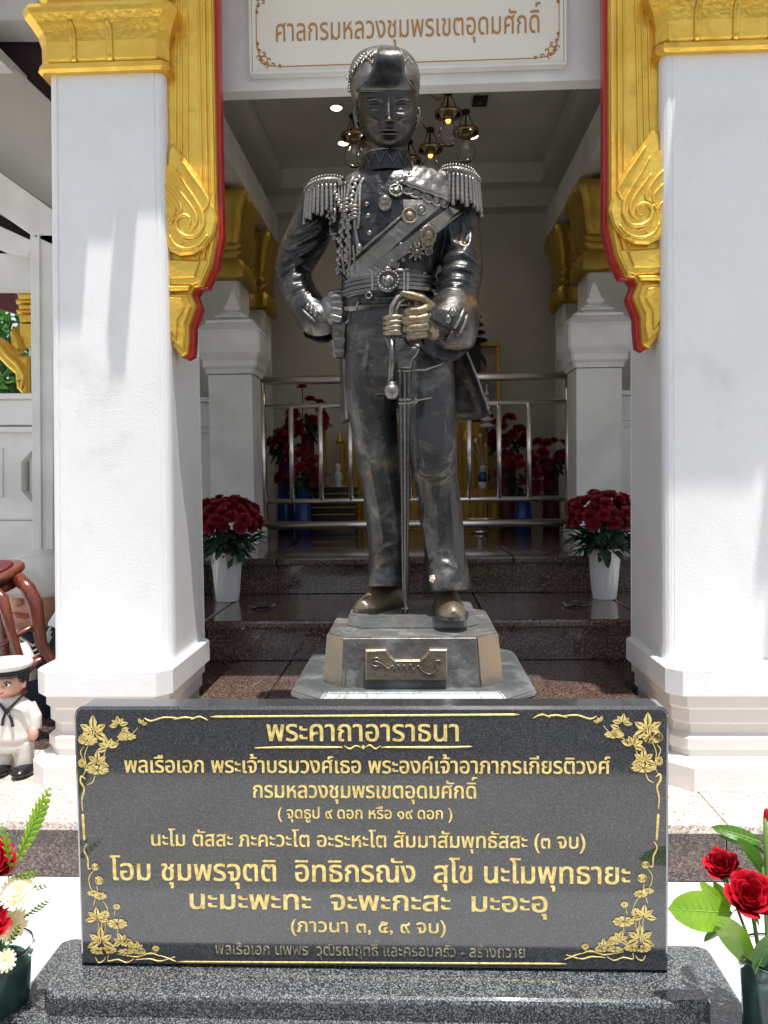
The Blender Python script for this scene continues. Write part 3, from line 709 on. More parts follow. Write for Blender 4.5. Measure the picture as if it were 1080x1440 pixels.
for pts in ([(-10, 470), (4, 478), (14, 492), (26, 500), (40, 500), (40, 552), (30, 554), (22, 545), (20, 525), (8, 515), (-6, 500)], [(14, 486), (13, 470), (16, 457), (20, 466), (26, 474), (30, 490), (24, 496)]):
    fp(pts, 6.1, .08, GOLD, 'scroll', t, .02)
m = MB(); m.tube([at(-5, 480, 6.05), at(10, 500, 6.05), at(24, 512, 6.05), at(34, 530, 6.05), at(30, 545, 6.05), at(26, 535, 6.05)], .02, 8); m.build('scroll_fillet', GOLD, t)
m = MB(); m.prism([(at(p[0], p[1], 7).x, at(p[0], p[1], 7).z) for p in ((-60, 395), (20, 410), (26, 442), (8, 436), (-60, 415))], 7, 7.2); tag(m.build('red_eave', MAROON), 'dark red eave board seen through the gap in the left wing', 'eave')
def foliage(name, c, R, n, mt, label, size=.05, seed=1):
    rnd = random.Random(seed); mb = MB()
    for i in range(n):
        d = Vector((rnd.gauss(0, 1), rnd.gauss(0, 1), rnd.gauss(0, 1))).normalized()*(rnd.random()**.4); p = Vector(c)+Vector((d.x*R[0], d.y*R[1], d.z*R[2]))
        a = Vector((rnd.uniform(-1, 1), rnd.uniform(-1, 1), rnd.uniform(-1, 1))).normalized(); b = a.orthogonal().normalized(); s_ = size*rnd.uniform(.6, 1.3)
        mb.add([p-a*s_, p+b*s_*.45, p+a*s_, p-b*s_*.45], [(0, 1, 2, 3)])
    return mb
t = thing('garden_tree', 'green leafy tree beyond the gap in the left wing', 'tree', (-5.6, 8.6, 0))
m = MB(); m.tube([(-5.6, 8.6, 0), (-5.55, 8.6, 1.2), (-5.5, 8.7, 2.2)], [.12, .09, .06]); m.build('trunk', WOODR, t)
o = foliage('c', (-5.4, 8.8, 2.8), (1.9, .9, 1.6), 2600, LIME, '', .13).build('crown', LIME, t); o['kind'] = 'stuff'
# ================================================================== GRANITE INSCRIPTION
YS = 1.60
gp = thing('granite_inscription', 'polished black granite slab with gold Thai prayer lettering on a stepped base', 'plaque', tuple(at(525, 1362, 1.63)))
TL, TRr, BL, BR = at(98, 996, YS), at(940, 992, YS), at(118, 1364, YS), at(942, 1361, YS)
ztop = (TL.z+TRr.z)/2; zbot = (BL.z+BR.z)/2; xl_, xr2 = (TL.x+BL.x)/2, (TRr.x+BR.x)/2
def rrect(x0, x1, z0, z1, r, n=6):
    pts = [(x0, z0), (x1, z0)]
    for k in range(n+1): a = k/n*PI/2; pts.append((x1-r+math.cos(a)*r, z1-r+math.sin(a)*r))
    for k in range(n+1): a = PI/2+k/n*PI/2; pts.append((x0+r+math.cos(a)*r, z1-r+math.sin(a)*r))
    return pts
# slab stands tilted back by a hair, like the photographed one: corners follow the measured trapezoid
m = MB(); m.prism(rrect(xl_, xr2, zbot, ztop, .022), YS, YS+.06, .006); m.build('slab', BLACKG, gp)
def rplate(name, x0, x1, y0, y1, z0, z1, mt, bev=.01):
    m = MB(); r = .03; rs = []
    for ins, z in ((0, z0), (0, z1-bev), (bev*.3, z1-bev*.3), (bev, z1)):
        ring = []
        for (cx, cy, a0) in ((x1-r, y1-r, 0), (x0+r, y1-r, PI/2), (x0+r, y0+r, PI), (x1-r, y0+r, 1.5*PI)):
            for k in range(6): a = a0+k/5*PI/2; ring.append(Vector((cx+math.cos(a)*(r-ins), cy+math.sin(a)*(r-ins), z)))
        rs.append(ring)
    m.rings(rs, smooth=False); return m.build(name, mt, gp)
uz = zbot-.002
fl, fr = at(57, 1400, 1.515).x, at(1004, 1398, 1.515).x
rplate('upper_base', fl, fr, 1.508, 1.70, uz-.045, uz, BLACKG2)
rplate('lower_base', fl-.075, fr+.085, 1.43, 1.78, uz-.095, uz-.046, BLACKG2)
m = MB(); m.box(fl-.05, fr+.05, 1.46, 1.75, .371, uz-.096); m.build('base_block', BLACKG2, gp)
def L_(s, pl, pr, yt, yb, bold=.014, lift=.2): lettering(s, 'lettering', GOLDT, gp, pl, pr, yt, yb, YS, bold*.25, lift, dx=.008+bold*1.05)
L_('พระคาถาอาราธนา', 375, 645, 1019, 1042, .022)
L_('พลเรือเอก พระเจ้าบรมวงศ์เธอ พระองค์เจ้าอาภากรเกียรติวงศ์', 175, 858, 1070, 1087, .024)
L_('กรมหลวงชุมพรเขตอุดมศักดิ์', 356, 671, 1105, 1122, .022)
L_('( จุดธูป ๙ ดอก หรือ ๑๙ ดอก )', 391, 636, 1139, 1151, .015)
L_('นะโม ตัสสะ ภะคะวะโต อะระหะโต สัมมาสัมพุทธัสสะ (๓ จบ)', 213, 823, 1175, 1191, .018)
L_('โอม ชุมพรจุตติ  อิทธิกรณัง  สุโข นะโมพุทธายะ', 155, 886, 1217, 1240, .022)
L_('นะมะพะทะ  จะพะกะสะ  มะอะอุ', 267, 770, 1259, 1280, .022)
L_('(ภาวนา ๓, ๕, ๙ จบ)', 409, 627, 1297, 1311, .014)
lettering('พลเรือเอก นพพร  วุฒิรณฤทธิ์ และครอบครัว - สร้างถวาย', 'lettering', GOLDF, gp, 303, 738, 1332, 1344, YS, .004)
def GS(px, py, o=.0015): return at(px, py, YS-o)
def gline(pts, r, name='border_line'):
    m = MB(); P = [GS(*p) for p in pts]; n = len(P)
    Q = []
    for i in range(n-1):
        p0, p1, p2, p3 = P[max(i-1, 0)], P[i], P[i+1], P[min(i+2, n-1)]
        for k in range(5):
            u = k/5; Q.append(.5*((2*p1)+(-p0+p2)*u+(2*p0-5*p1+4*p2-p3)*u*u+(-p0+3*p1-3*p2+p3)*u**3))
    Q.append(P[-1])
    m.tube(Q, [r*(.45+.55*math.sin(PI*i/(len(Q)-1))) for i in range(len(Q))], 5, flat=1); return m
def gl(pts, r=.002, name='border_line'):
    m = gline(pts, r)
    for v in m.v: v.y = YS+(v.y-YS)*.35-.0002
    return m.build(name, GOLDT, gp)
def bar_(x0, x1, y0, y1, n='border_line'):
    a, b = GS(x0, y0), GS(x1, y1); m = MB()
    if abs(x1-x0) > abs(y1-y0): m.tube([a, a.lerp(b, .02), a.lerp(b, .98), b], [.0006, .0022, .0022, .0006], 6)
    else: m.tube([a, a.lerp(b, .05), a.lerp(b, .95), b], [.0012, .003, .003, .0012], 6)
    for v in m.v: v.y = YS+(v.y-YS)*.35-.0002
    return m.build(n, GOLDT, gp)
bar_(295, 731, 1008, 1005); bar_(248, 797, 1353, 1356)
gl([(358, 1052), (400, 1051), (450, 1051), (482, 1051)], .0025); gl([(536, 1051), (590, 1051), (630, 1051), (664, 1050)], .0025)
gl([(484, 1049), (492, 1053), (500, 1049), (507, 1051)], .0018); gl([(514, 1051), (520, 1048), (528, 1053), (535, 1049)], .0018)
m = MB(); p = GS(511, 1050.5); m.add([p+Vector((-.005, 0, 0)), p+Vector((0, 0, -.005)), p+Vector((.005, 0, 0)), p+Vector((0, 0, .005))], [(0, 1, 2, 3)]); m.build('diamond', GOLDT, gp)
def flower(mb, c, r, ang=90, n=5, spread=150, asp=.26):
    """line-cut lotus: separate pointed petals fanned about a base point, seen side-on"""
    for k in range(n):
        a = math.radians(ang+(k-(n-1)/2)*spread/(n-1)); L = r*(1.0 if k % 2 == 0 else .86)
        d = Vector((math.cos(a), 0, math.sin(a))); e = Vector((-d.z, 0, d.x)); b = c+d*r*.12
        for s_ in (1, -1):
            q = [b, b+d*L*.25+e*s_*L*asp*.8, b+d*L*.55+e*s_*L*asp, b+d*L*.85+e*s_*L*asp*.45, b+d*L, b+d*L*.8+e*s_*L*.03, b+d*L*.3+e*s_*L*.05]
            mb.add([v+Vector((0, -.0004*(k % 2), 0)) for v in q], [tuple(range(7)) if s_ > 0 else tuple(range(7))[::-1]])
def leafpad(mb, c, rx, rz, n=9):
    for k in range(n):
        a = 2*PI*(k+.08)/n; b = 2*PI*(k+.92)/n
        pts = [c+Vector((math.cos(a)*rx*.12, 0, math.sin(a)*rz*.12))]
        for i in range(5):
            t_ = a+(b-a)*i/4; q = 1+.10*math.sin(PI*i/4); pts.append(c+Vector((math.cos(t_)*rx*q, 0, math.sin(t_)*rz*q)))
        mb.add(pts, [tuple(range(6))])
PXM = YS/F
def corner(mirror, top):
    fx = (lambda x: x) if not mirror else (lambda x: 1042-x)
    fy = (lambda y: y) if not mirror else (lambda y: y-3)
    C = lambda x, y: GS(fx(x), fy(y), .0018)
    def fl_(x, y, r, ang=90, n=5, sp=170, asp=.26):
        mb = MB(); flower(mb, C(x, y), r*PXM, ang if not mirror else 180-ang, n, sp, asp); o = mb.build('lotus', GOLDT, gp); o['kind'] = 'stuff'
    def pad(x, y, rx, rz):
        mb = MB(); leafpad(mb, C(x, y), rx*PXM, rz*PXM); o = mb.build('lotus_leaf', GOLDT, gp); o['kind'] = 'stuff'
    def st(pts, r=.0012): gl([(fx(x), fy(y)) for x, y in pts], r, 'stem')
    if top:
        fl_(131, 1029, 22, 90, 5, 240); fl_(130, 1022, 15, 270, 3, 120); fl_(167, 1020, 13, 100); fl_(169, 1028, 14, 330, 4, 100); pad(178, 1036, 13, 5); fl_(152, 1052, 16, 110); fl_(154, 1044, 10, 290, 3, 120)
        pad(128, 1043, 5, 5); pad(115, 1040, 5, 6); pad(124, 1041, 13, 7); fl_(137, 1072, 16, 90, 5, 220); fl_(138, 1066, 11, 270, 3, 120); pad(137, 1083, 16, 6); fl_(198, 1019, 9, 60, 3, 90); pad(115, 1073, 5, 6)
        st([(193, 1024), (186, 1032), (178, 1036), (165, 1042), (160, 1050)]); st([(148, 1056), (145, 1066)]); st([(118, 1050), (113, 1058), (117, 1070), (120, 1085)]); st([(124, 1048), (119, 1062), (121, 1080), (116, 1092)])
        st([(134, 1090), (130, 1100), (122, 1104)]); st([(120, 1096), (114, 1092), (113, 1100), (118, 1110), (115, 1125), (116, 1141)], .0024)
        st([(203, 1010), (212, 1014), (230, 1009), (250, 1010)], .002); st([(244, 1012), (258, 1009), (272, 1010)], .002); st([(268, 1012), (280, 1008), (292, 1013)], .002)
        bar_(fx(116), fx(118.5), 1145, 1182); st([(122, 1187), (118, 1196), (123, 1208), (124, 1222), (128, 1221)], .002)
    else:
        fl_(134, 1222, 7, 90, 3, 90); pad(134, 1219, 5, 5); fl_(139, 1242, 8, 90, 3, 100); pad(139, 1238, 6, 6); pad(131, 1256, 8, 4); pad(141, 1260, 9, 5); fl_(136, 1292, 16, 90, 5, 200); pad(148, 1286, 6, 6); fl_(134, 1286, 9, 270, 3, 120)
        pad(164, 1275, 5, 4); st([(162, 1279), (160, 1290)]); pad(165, 1299, 14, 7); fl_(142, 1324, 20, 90, 5, 230); fl_(140, 1317, 12, 270, 3, 130); fl_(171, 1324, 13, 110, 5, 200); pad(178, 1326, 9, 5); fl_(192, 1335, 12, 80); pad(138, 1337, 11, 5); pad(153, 1336, 11, 5); pad(178, 1338, 12, 4); pad(196, 1338, 9, 4)
        pad(219, 1334, 5, 4); st([(222, 1338), (212, 1342), (200, 1341)]); st([(132, 1224), (125, 1234), (126, 1246), (130, 1254)]); st([(136, 1246), (137, 1254)]); st([(134, 1263), (131, 1275)]); st([(143, 1265), (150, 1276), (152, 1286)])
        for x in (137, 142, 147): st([(x, 1294), (x+1, 1302), (x, 1312)])
        st([(130, 1326), (129, 1334), (134, 1342)]); st([(166, 1306), (164, 1315)]); st([(160, 1330), (156, 1338), (150, 1342)])
        st([(134, 1347), (138, 1354), (145, 1352), (148, 1347)], .0016); st([(152, 1344), (152, 1352), (165, 1350), (178, 1354), (188, 1349)], .0018); st([(165, 1342), (190, 1346), (200, 1344), (212, 1341), (225, 1345)], .0018); st([(190, 1350), (210, 1349), (225, 1352), (246, 1346)], .0018); st([(225, 1344), (238, 1349), (248, 1353)], .0018)
for mi in (False, True): corner(mi, True); corner(mi, False)

# ================================================================== STATUE
YT = 2.50
K = YT/F
st_ = thing('bronze_statue', 'dark bronze statue of an officer in bicorne hat and medals, hand on his sword', 'statue', (at(577, 700, YT).x, 2.5, .95))
# ---- plinth
cx0 = at(580, 930, 2.25).x
def octa(name, layers, mt, cy):
    m = MB(); rs = []
    for hx, hy, ch, z in layers:
        rs.append([Vector((cx0+a, cy+b, z)) for a, b in [(hx, -hy+ch), (hx, hy-ch), (hx-ch, hy), (-hx+ch, hy), (-hx, hy-ch), (-hx, -hy+ch), (-hx+ch, -hy), (hx-ch, -hy)]])
    m.rings(rs, smooth=False)
    bm = bmesh.new(); me = m.mesh(name, mt, ORG[st_.name]); bm.from_mesh(me); bmesh.ops.bevel(bm, geom=[e for e in bm.edges], offset=.004, segments=2, affect='EDGES'); bm.to_mesh(me); bm.free()
    o = bpy.data.objects.new(name, me); COL.objects.link(o); o.parent = st_; ORG[o.name] = ORG[st_.name]; return o
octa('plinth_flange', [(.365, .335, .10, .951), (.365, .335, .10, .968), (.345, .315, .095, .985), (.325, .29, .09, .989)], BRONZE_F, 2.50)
pb = octa('plinth_block', [(.268, .27, .07, .985), (.255, .258, .068, 1.135)], BRONZE_P, 2.49)
for sx in (-1, 1):        # brassy chamfered corners
    a0 = Vector((cx0+sx*.200, 2.49-.271, .987)); a1 = Vector((cx0+sx*.269, 2.49-.202, .987)); b0 = Vector((cx0+sx*.189, 2.49-.259, 1.131)); b1 = Vector((cx0+sx*.256, 2.49-.192, 1.131)); n_ = Vector((sx, -1, 0)).normalized()*.002
    m = MB(); m.add([v+n_ for v in (a0, a1, b1, b0)]+[v-n_*3 for v in (a0, a1, b1, b0)], [(0, 1, 2, 3), (7, 6, 5, 4), (0, 4, 5, 1), (1, 5, 6, 2), (2, 6, 7, 3), (3, 7, 4, 0)]); m.build('plinth_corner', BRONZE_G, st_)
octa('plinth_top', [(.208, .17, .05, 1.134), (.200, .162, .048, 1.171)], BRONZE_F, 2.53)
# black worn front panel + signature plate
def pf(px, py, Y=2.215): return at(px, py, Y)
m = MB(); P = [pf(482, 899), pf(670, 898), pf(676, 966), pf(479, 966)]; m.prism([(p.x, p.z) for p in P], 2.2245, 2.25, .001)
m.build('front_panel', BRONZE_P, st_)
pl_ = [(514, 914), (543, 913), (549, 923), (556, 928), (590, 928), (598, 922), (604, 913), (629, 913), (629, 957), (514, 957)]
m = MB(); m.prism([(pf(*p, 2.20).x, pf(*p, 2.20).z) for p in pl_], 2.198, 2.226, .004); plq = m.build('signature_plate', BRONZE_G, st_)
sgn = [(522, 926), (530, 925), (536, 931), (530, 937), (522, 934), (528, 930), (538, 934), (546, 940), (552, 936), (556, 942), (560, 935), (564, 942), (568, 935), (572, 942), (577, 934), (581, 942), (588, 936), (593, 943), (603, 948), (611, 945), (615, 938), (611, 932), (613, 929), (622, 929)]
m = MB(); P3 = [pf(x, y, 2.1975) for x, y in sgn]; QS = []
for i in range(len(P3)-1):
    a_, b_, c_, d_ = P3[max(i-1, 0)], P3[i], P3[i+1], P3[min(i+2, len(P3)-1)]
    for k in range(4): u = k/4; QS.append(.5*((2*b_)+(c_-a_)*u+(2*a_-5*b_+4*c_-d_)*u*u+(-a_+3*b_-3*c_+d_)*u**3))
m.tube(QS, [.0014+.0009*abs(math.sin(i*.35)) for i in range(len(QS))], 6); m.build('signature', BRONZE_B, plq)

# ---- soft body: rings given in photograph pixels at the statue's distance
def R3(px, py, Y, rx, ry, n=28, e=1.0):
    c = at(px, py, Y); k = Y/F
    out = []
    for i in range(n):
        a = 2*PI*i/n; ca, sa = math.cos(a), math.sin(a)
        out.append(Vector((c.x+math.copysign(abs(ca)**e, ca)*rx*k, c.y+math.copysign(abs(sa)**e, sa)*ry*k, c.z)))
    return out
def limb(mb, pts, n=22, e=1.0):
    """pts: (px, py, Y, r_side, r_depth)"""
    C = [at(p[0], p[1], p[2]) for p in pts]; rs = []; pu = None
    # refine
    Q = []; 
    for i in range(len(C)-1):
        for k in range(4):
            u = k/4
            def cr(a, b, c, d): return .5*((2*b)+(c-a)*u+(2*a-5*b+4*c-d)*u*u+(-a+3*b-3*c+d)*u**3)
            g = lambda j: C[min(max(j, 0), len(C)-1)]
            h = lambda j, q: pts[min(max(j, 0), len(C)-1)][q]
            Q.append((cr(g(i-1), g(i), g(i+1), g(i+2)), cr(h(i-1, 3), h(i, 3), h(i+1, 3), h(i+2, 3)), cr(h(i-1, 4), h(i, 4), h(i+1, 4), h(i+2, 4))))
    Q.append((C[-1], pts[-1][3], pts[-1][4]))
    for i, (c, ra, rb) in enumerate(Q):
        t_ = (Q[min(i+1, len(Q)-1)][0]-Q[max(i-1, 0)][0]).normalized()
        v = Vector((0, -1, 0)); v = (v-v.dot(t_)*t_).normalized(); u = t_.cross(v)
        rs.append([c+(u*math.cos(2*PI*k/n)*ra+v*math.sin(2*PI*k/n)*rb)*K for k in range(n)])
    mb.rings(rs)
def ridge(mb, pts, r):
    P = [at(*p) for p in pts]; n = len(P); mb.tube(P, [r*K*(.35+.65*math.sin(PI*(i+.5)/n)) for i in range(n)], 8)

# coat: torso + sleeves
B = MB()
B.rings([R3(*a) for a in (
 (546, 232, 2.50, 26, 24), (546, 246, 2.50, 44, 32), (549, 256, 2.505, 70, 40), (551, 268, 2.51, 88, 47), (552, 285, 2.51, 90, 53), (553, 305, 2.505, 86, 57), (552, 330, 2.50, 80, 58),
 (549, 355, 2.50, 74, 55), (547, 375, 2.50, 69, 51), (546, 392, 2.50, 65, 48), (546, 410, 2.50, 66, 49), (549, 428, 2.50, 71, 51), (552, 441, 2.50, 74, 52))])
limb(B, [(462, 262, 2.535, 20, 24), (453, 280, 2.545, 27, 30), (443, 305, 2.56, 30, 31), (431, 335, 2.58, 31, 31), (418, 362, 2.595, 29, 29), (412, 385, 2.59, 26, 27), (421, 410, 2.565, 24, 26), (434, 432, 2.535, 24, 25), (446, 448, 2.51, 25, 25), (452, 456, 2.505, 25, 25)])
limb(B, [(640, 258, 2.525, 20, 24), (645, 280, 2.53, 27, 30), (646, 310, 2.525, 29, 31), (647, 340, 2.51, 29, 31), (649, 365, 2.49, 28, 30), (649, 385, 2.465, 29, 30), (643, 410, 2.43, 30, 30), (640, 432, 2.395, 31, 31), (634, 450, 2.36, 33, 33), (629, 460, 2.34, 33, 34)])
# folds: traced on the plain sleeves first, then welded in
def rough_tree(mb):
    o, v_, f_ = fuse(mb, 'tmp_body', BRONZE, None, .010, 2); bpy.data.objects.remove(o); return BVHTree.FromPolygons(v_, f_)
def cast(px, py, tree):
    d = ray(px, py); h, n, i, dist = tree.ray_cast(Vector((0, 0, CAMZ)), d); return h
def fold(mb, tree, pts, r, sink=.25):
    P = []
    for i in range(len(pts)-1):
        for k in range(4):
            h = cast(pts[i][0]+(pts[i+1][0]-pts[i][0])*k/4, pts[i][1]+(pts[i+1][1]-pts[i][1])*k/4, tree)
            if h: P.append(h)
    h = cast(*pts[-1], tree)
    if h: P.append(h)
    if len(P) < 3: return
    n = len(P); mb.tube([q+ray(540, 300)*r*K*sink for q in P], [r*K*(.25+.75*math.sin(PI*(i+.5)/n)) for i in range(n)], 8)
ct = rough_tree(B)
for pts, r in (([(391, 374), (405, 367), (425, 355), (450, 341), (468, 330)], 6), ([(396, 388), (408, 378), (430, 366), (448, 356)], 5), ([(398, 352), (415, 342), (440, 330), (466, 314)], 5.5), ([(408, 332), (428, 318), (452, 306)], 5), ([(398, 402), (412, 393), (428, 388), (440, 384)], 5),
               ([(406, 416), (418, 405), (434, 400)], 4.5), ([(420, 350), (416, 372), (410, 396), (418, 420)], 4), ([(428, 420), (436, 410), (446, 404)], 4), ([(396, 365), (394, 380), (398, 398)], 5),
               ([(622, 372), (634, 362), (652, 360), (672, 372)], 6.5), ([(616, 388), (634, 378), (655, 380), (675, 390)], 6), ([(612, 402), (634, 396), (655, 397), (672, 404)], 6), ([(626, 352), (640, 344), (654, 350), (670, 364)], 5), ([(610, 416), (630, 410), (650, 412), (664, 420)], 5),
               ([(630, 300), (632, 322), (638, 342), (650, 358)], 5), ([(664, 320), (660, 345), (646, 366)], 5), ([(650, 300), (652, 325), (648, 345)], 4), ([(622, 395), (640, 404), (660, 400)], 4),
               ([(600, 350), (604, 372), (600, 388)], 4), ([(485, 420), (520, 422), (560, 420), (600, 424)], 3.5)): fold(B, ct, pts, r*1.15)
def cdisp(co, n):
    return (noise.noise(co*9)*.0035+noise.noise(co*22+Vector((3, 1, 2)))*.0012)
coat, cv, cf = fuse(B, 'coat', BRONZE, st_, .0042, 5, disp=cdisp)
# cuffs: flared shells round the wrists
def ringtube(name, mt, pts, mb=None, n=30, par=st_):
    b = MB(); limb(b, pts, n); return b.build(name, mt, par)
b = MB(); limb(b, [(641, 434, 2.39, 33, 33), (635, 450, 2.355, 37, 37), (628, 466, 2.33, 40, 41), (627, 468, 2.328, 36, 37)], 34); cuffR = b.build('cuff', BRONZE, st_)
b = MB(); limb(b, [(430, 426, 2.54, 25, 26), (439, 442, 2.52, 26, 27), (450, 456, 2.50, 27, 28), (451, 458, 2.50, 24, 25)], 34); cuffL = b.build('cuff', BRONZE, st_)
# skirt / tails of the coat: a curved sheet open at the front
def sheet(rows, th, mt, name, par=st_, smooth=True):
    """rows: list of rows of Vectors -> thickened sheet"""
    h, w_ = len(rows), len(rows[0]); V = [p for r in rows for p in r]
    nr = []
    for i in range(h):
        for j in range(w_):
            a = rows[i][min(j+1, w_-1)]-rows[i][max(j-1, 0)]; b = rows[min(i+1, h-1)][j]-rows[max(i-1, 0)][j]
            n_ = a.cross(b); nr.append(n_.normalized() if n_.length > 0 else Vector((0, 1, 0)))
    V2 = [p+n_*th for p, n_ in zip(V, nr)]; N = len(V); fs = []
    for i in range(h-1):
        for j in range(w_-1):
            a, b, c, d = i*w_+j, i*w_+j+1, (i+1)*w_+j+1, (i+1)*w_+j
            fs += [(a, b, c, d), (N+d, N+c, N+b, N+a)]
    per = [(0, j) for j in range(w_)]+[(i, w_-1) for i in range(1, h)]+[(h-1, j) for j in range(w_-2, -1, -1)]+[(i, 0) for i in range(h-2, 0, -1)]
    per = [i*w_+j for i, j in per]
    for k in range(len(per)): a, b = per[k], per[(k+1) % len(per)]; fs.append((a, N+a, N+b, b))
    m = MB(); m.add(V+V2, fs, smooth); return m.build(name, mt, par) if name else m
def tail(pts_cols, Ys, name, th=.008, wav=.006):
    pass
rows = []
for i in range(15):
    u = i/14; row = []
    y_ = 424+u*(588-424)
    for j in range(25):
        v = j/24; a = math.radians(205-v*215)      # left-front round the back to right-front
        L = 73-u*4; Rr = 74+u*62; rx = L if math.cos(a) < 0 else Rr
        yy = y_ + (8*math.sin(v*9) if u > .8 else 0) - max(0, v-.75)*70*u
        cx = 552
        Yc = 2.52+u*.04
        q = at(cx+math.cos(a)*rx, yy, Yc+math.sin(a)*(54+u*14)*K)
        q.y += .008*u*math.sin(v*23); q.x += .006*u*math.sin(v*17+1)
        row.append(q)
    rows.append(row)
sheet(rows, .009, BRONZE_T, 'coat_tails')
# trousers
T = MB()
T.rings([R3(*a) for a in ((550, 428, 2.50, 66, 46), (553, 450, 2.50, 71, 49), (555, 475, 2.50, 72, 50), (557, 505, 2.50, 73, 50), (558, 535, 2.495, 74, 49), (560, 560, 2.49, 68, 44))])
limb(T, [(521, 500, 2.50, 36, 46), (521, 540, 2.50, 36, 44), (524, 580, 2.50, 34, 41), (529, 620, 2.50, 32, 38), (534, 660, 2.505, 30.5, 35), (539, 700, 2.515, 28, 33), (543, 740, 2.525, 27.5, 33), (546, 780, 2.53, 28, 35), (547, 812, 2.525, 29.5, 39), (547, 826, 2.52, 30.5, 42)], 26)
limb(T, [(598, 500, 2.49, 38, 47), (600, 540, 2.475, 38, 46), (603, 580, 2.46, 37, 44), (606, 615, 2.43, 35, 41), (609, 645, 2.42, 32.5, 38), (613, 675, 2.43, 30, 34), (618, 710, 2.44, 29, 32), (622, 750, 2.445, 29, 33), (627, 790, 2.44, 29, 36), (630, 815, 2.43, 29.5, 41), (631, 830, 2.425, 29.5, 43)], 26)
tt = rough_tree(T)
for pts, r in (([(582, 560), (588, 600), (594, 640), (600, 660)], 4), ([(582, 655), (600, 667), (620, 664), (638, 648)], 6), ([(590, 672), (606, 680), (626, 673), (642, 660)], 4.5), ([(618, 668), (616, 710), (618, 760), (622, 800), (625, 822)], 3.6), ([(640, 600), (636, 630), (626, 650)], 5),
               ([(500, 560), (514, 620), (528, 690), (540, 760), (538, 800)], 3.6), ([(556, 570), (556, 620), (560, 680), (566, 740)], 4), ([(524, 786), (534, 776), (546, 768), (560, 764)], 5), ([(522, 804), (534, 794), (548, 790)], 4.5), ([(576, 740), (572, 780), (574, 812)], 4.5),
               ([(600, 800), (612, 790), (632, 794), (650, 806)], 5), ([(596, 782), (610, 776), (628, 778)], 4), ([(494, 520), (506, 580), (516, 640)], 4.5), ([(648, 700), (650, 750), (652, 800)], 3.5), ([(600, 690), (598, 740), (604, 790)], 4), ([(632, 690), (636, 740), (640, 790)], 4),
               ([(570, 470), (556, 510), (540, 560)], 4.5), ([(520, 450), (516, 500), (512, 540)], 4), ([(620, 560), (626, 600), (622, 630)], 4.5), ([(540, 640), (548, 690), (556, 730)], 3.5), ([(506, 640), (518, 650), (540, 652)], 3.5)): fold(T, tt, pts, r*.85)
def tdisp(co, n): return noise.noise(co*7)*.004+noise.noise(co*18)*.0015
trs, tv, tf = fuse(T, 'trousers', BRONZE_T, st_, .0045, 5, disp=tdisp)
bvh = BVHTree.FromPolygons(cv, cf); bvt = BVHTree.FromPolygons(tv, tf)
def on(px, py, off=0, tree=None):
    d = ray(px, py); h, n, i, dist = (tree or bvh).ray_cast(Vector((0, 0, CAMZ)), d)
    if h is None: h = at(px, py, 2.45); n = Vector((0, -1, 0))
    if n.dot(d) > 0: n = -n
    return h+n*off, n
# shoes
S_ = MB()
def shoe(pts):
    b = MB(); rs = []
    for (px, py, Y, hw, ht) in pts:
        c = at(px, py, Y); rs.append((c, hw*K, ht*K))
    return rs
def shoe_mesh(heel, toe, L, name):
    """heel, toe ground points; lofted upper + welted sole"""
    h, t_ = Vector(heel), Vector(toe); d = (t_-h); d.z = 0; Ln = d.length; d.normalize(); s_ = Vector((-d.y, d.x, 0))
    prof = [(-.02, .030, .05), (.10, .040, .085), (.3, .042, .105), (.45, .043, .085), (.6, .047, .060), (.75, .048, .045), (.88, .042, .036), (.96, .030, .027), (1.0, .014, .018)]
    m = MB(); rs = []
    for u, hw, ht in prof:
        c = h+d*Ln*u; ring = []
        for k in range(18):
            a = 2*PI*k/18; x = math.cos(a); z = math.sin(a)
            zz = max(0, z)*ht*(1-.12*x*x)+.012 if z > 0 else .008+z*.004
            ring.append(c+s_*x*hw*(1.0 if z < .3 else (1-.18*z))+Vector((0, 0, zz)))
        rs.append(ring)
    m.rings(rs); up = m.build(name, BRONZE_G, st_)
    m = MB(); rs = []
    for zz in (0.0005, .013):
        ring = []
        outl = [(u, hw+.004) for u, hw, ht in prof]+[(1.02, .0)]
        for u, hw in outl: ring.append(h+d*Ln*u+s_*hw+Vector((0, 0, zz)))
        for u, hw in outl[::-1][1:]: ring.append(h+d*Ln*u-s_*hw+Vector((0, 0, zz)))
        rs.append(ring)
    m.rings(rs, smooth=False); m.build('sole', BRONZE, up)
z_top = 1.171
shoe_mesh((at(560, 840, 2.57).x, 2.60, z_top), (at(506, 852, 2.46).x, 2.43, z_top), 0, 'shoe')
shoe_mesh((at(626, 840, 2.5).x, 2.56, z_top), (at(638, 866, 2.31).x, 2.285, z_top), 0, 'shoe')

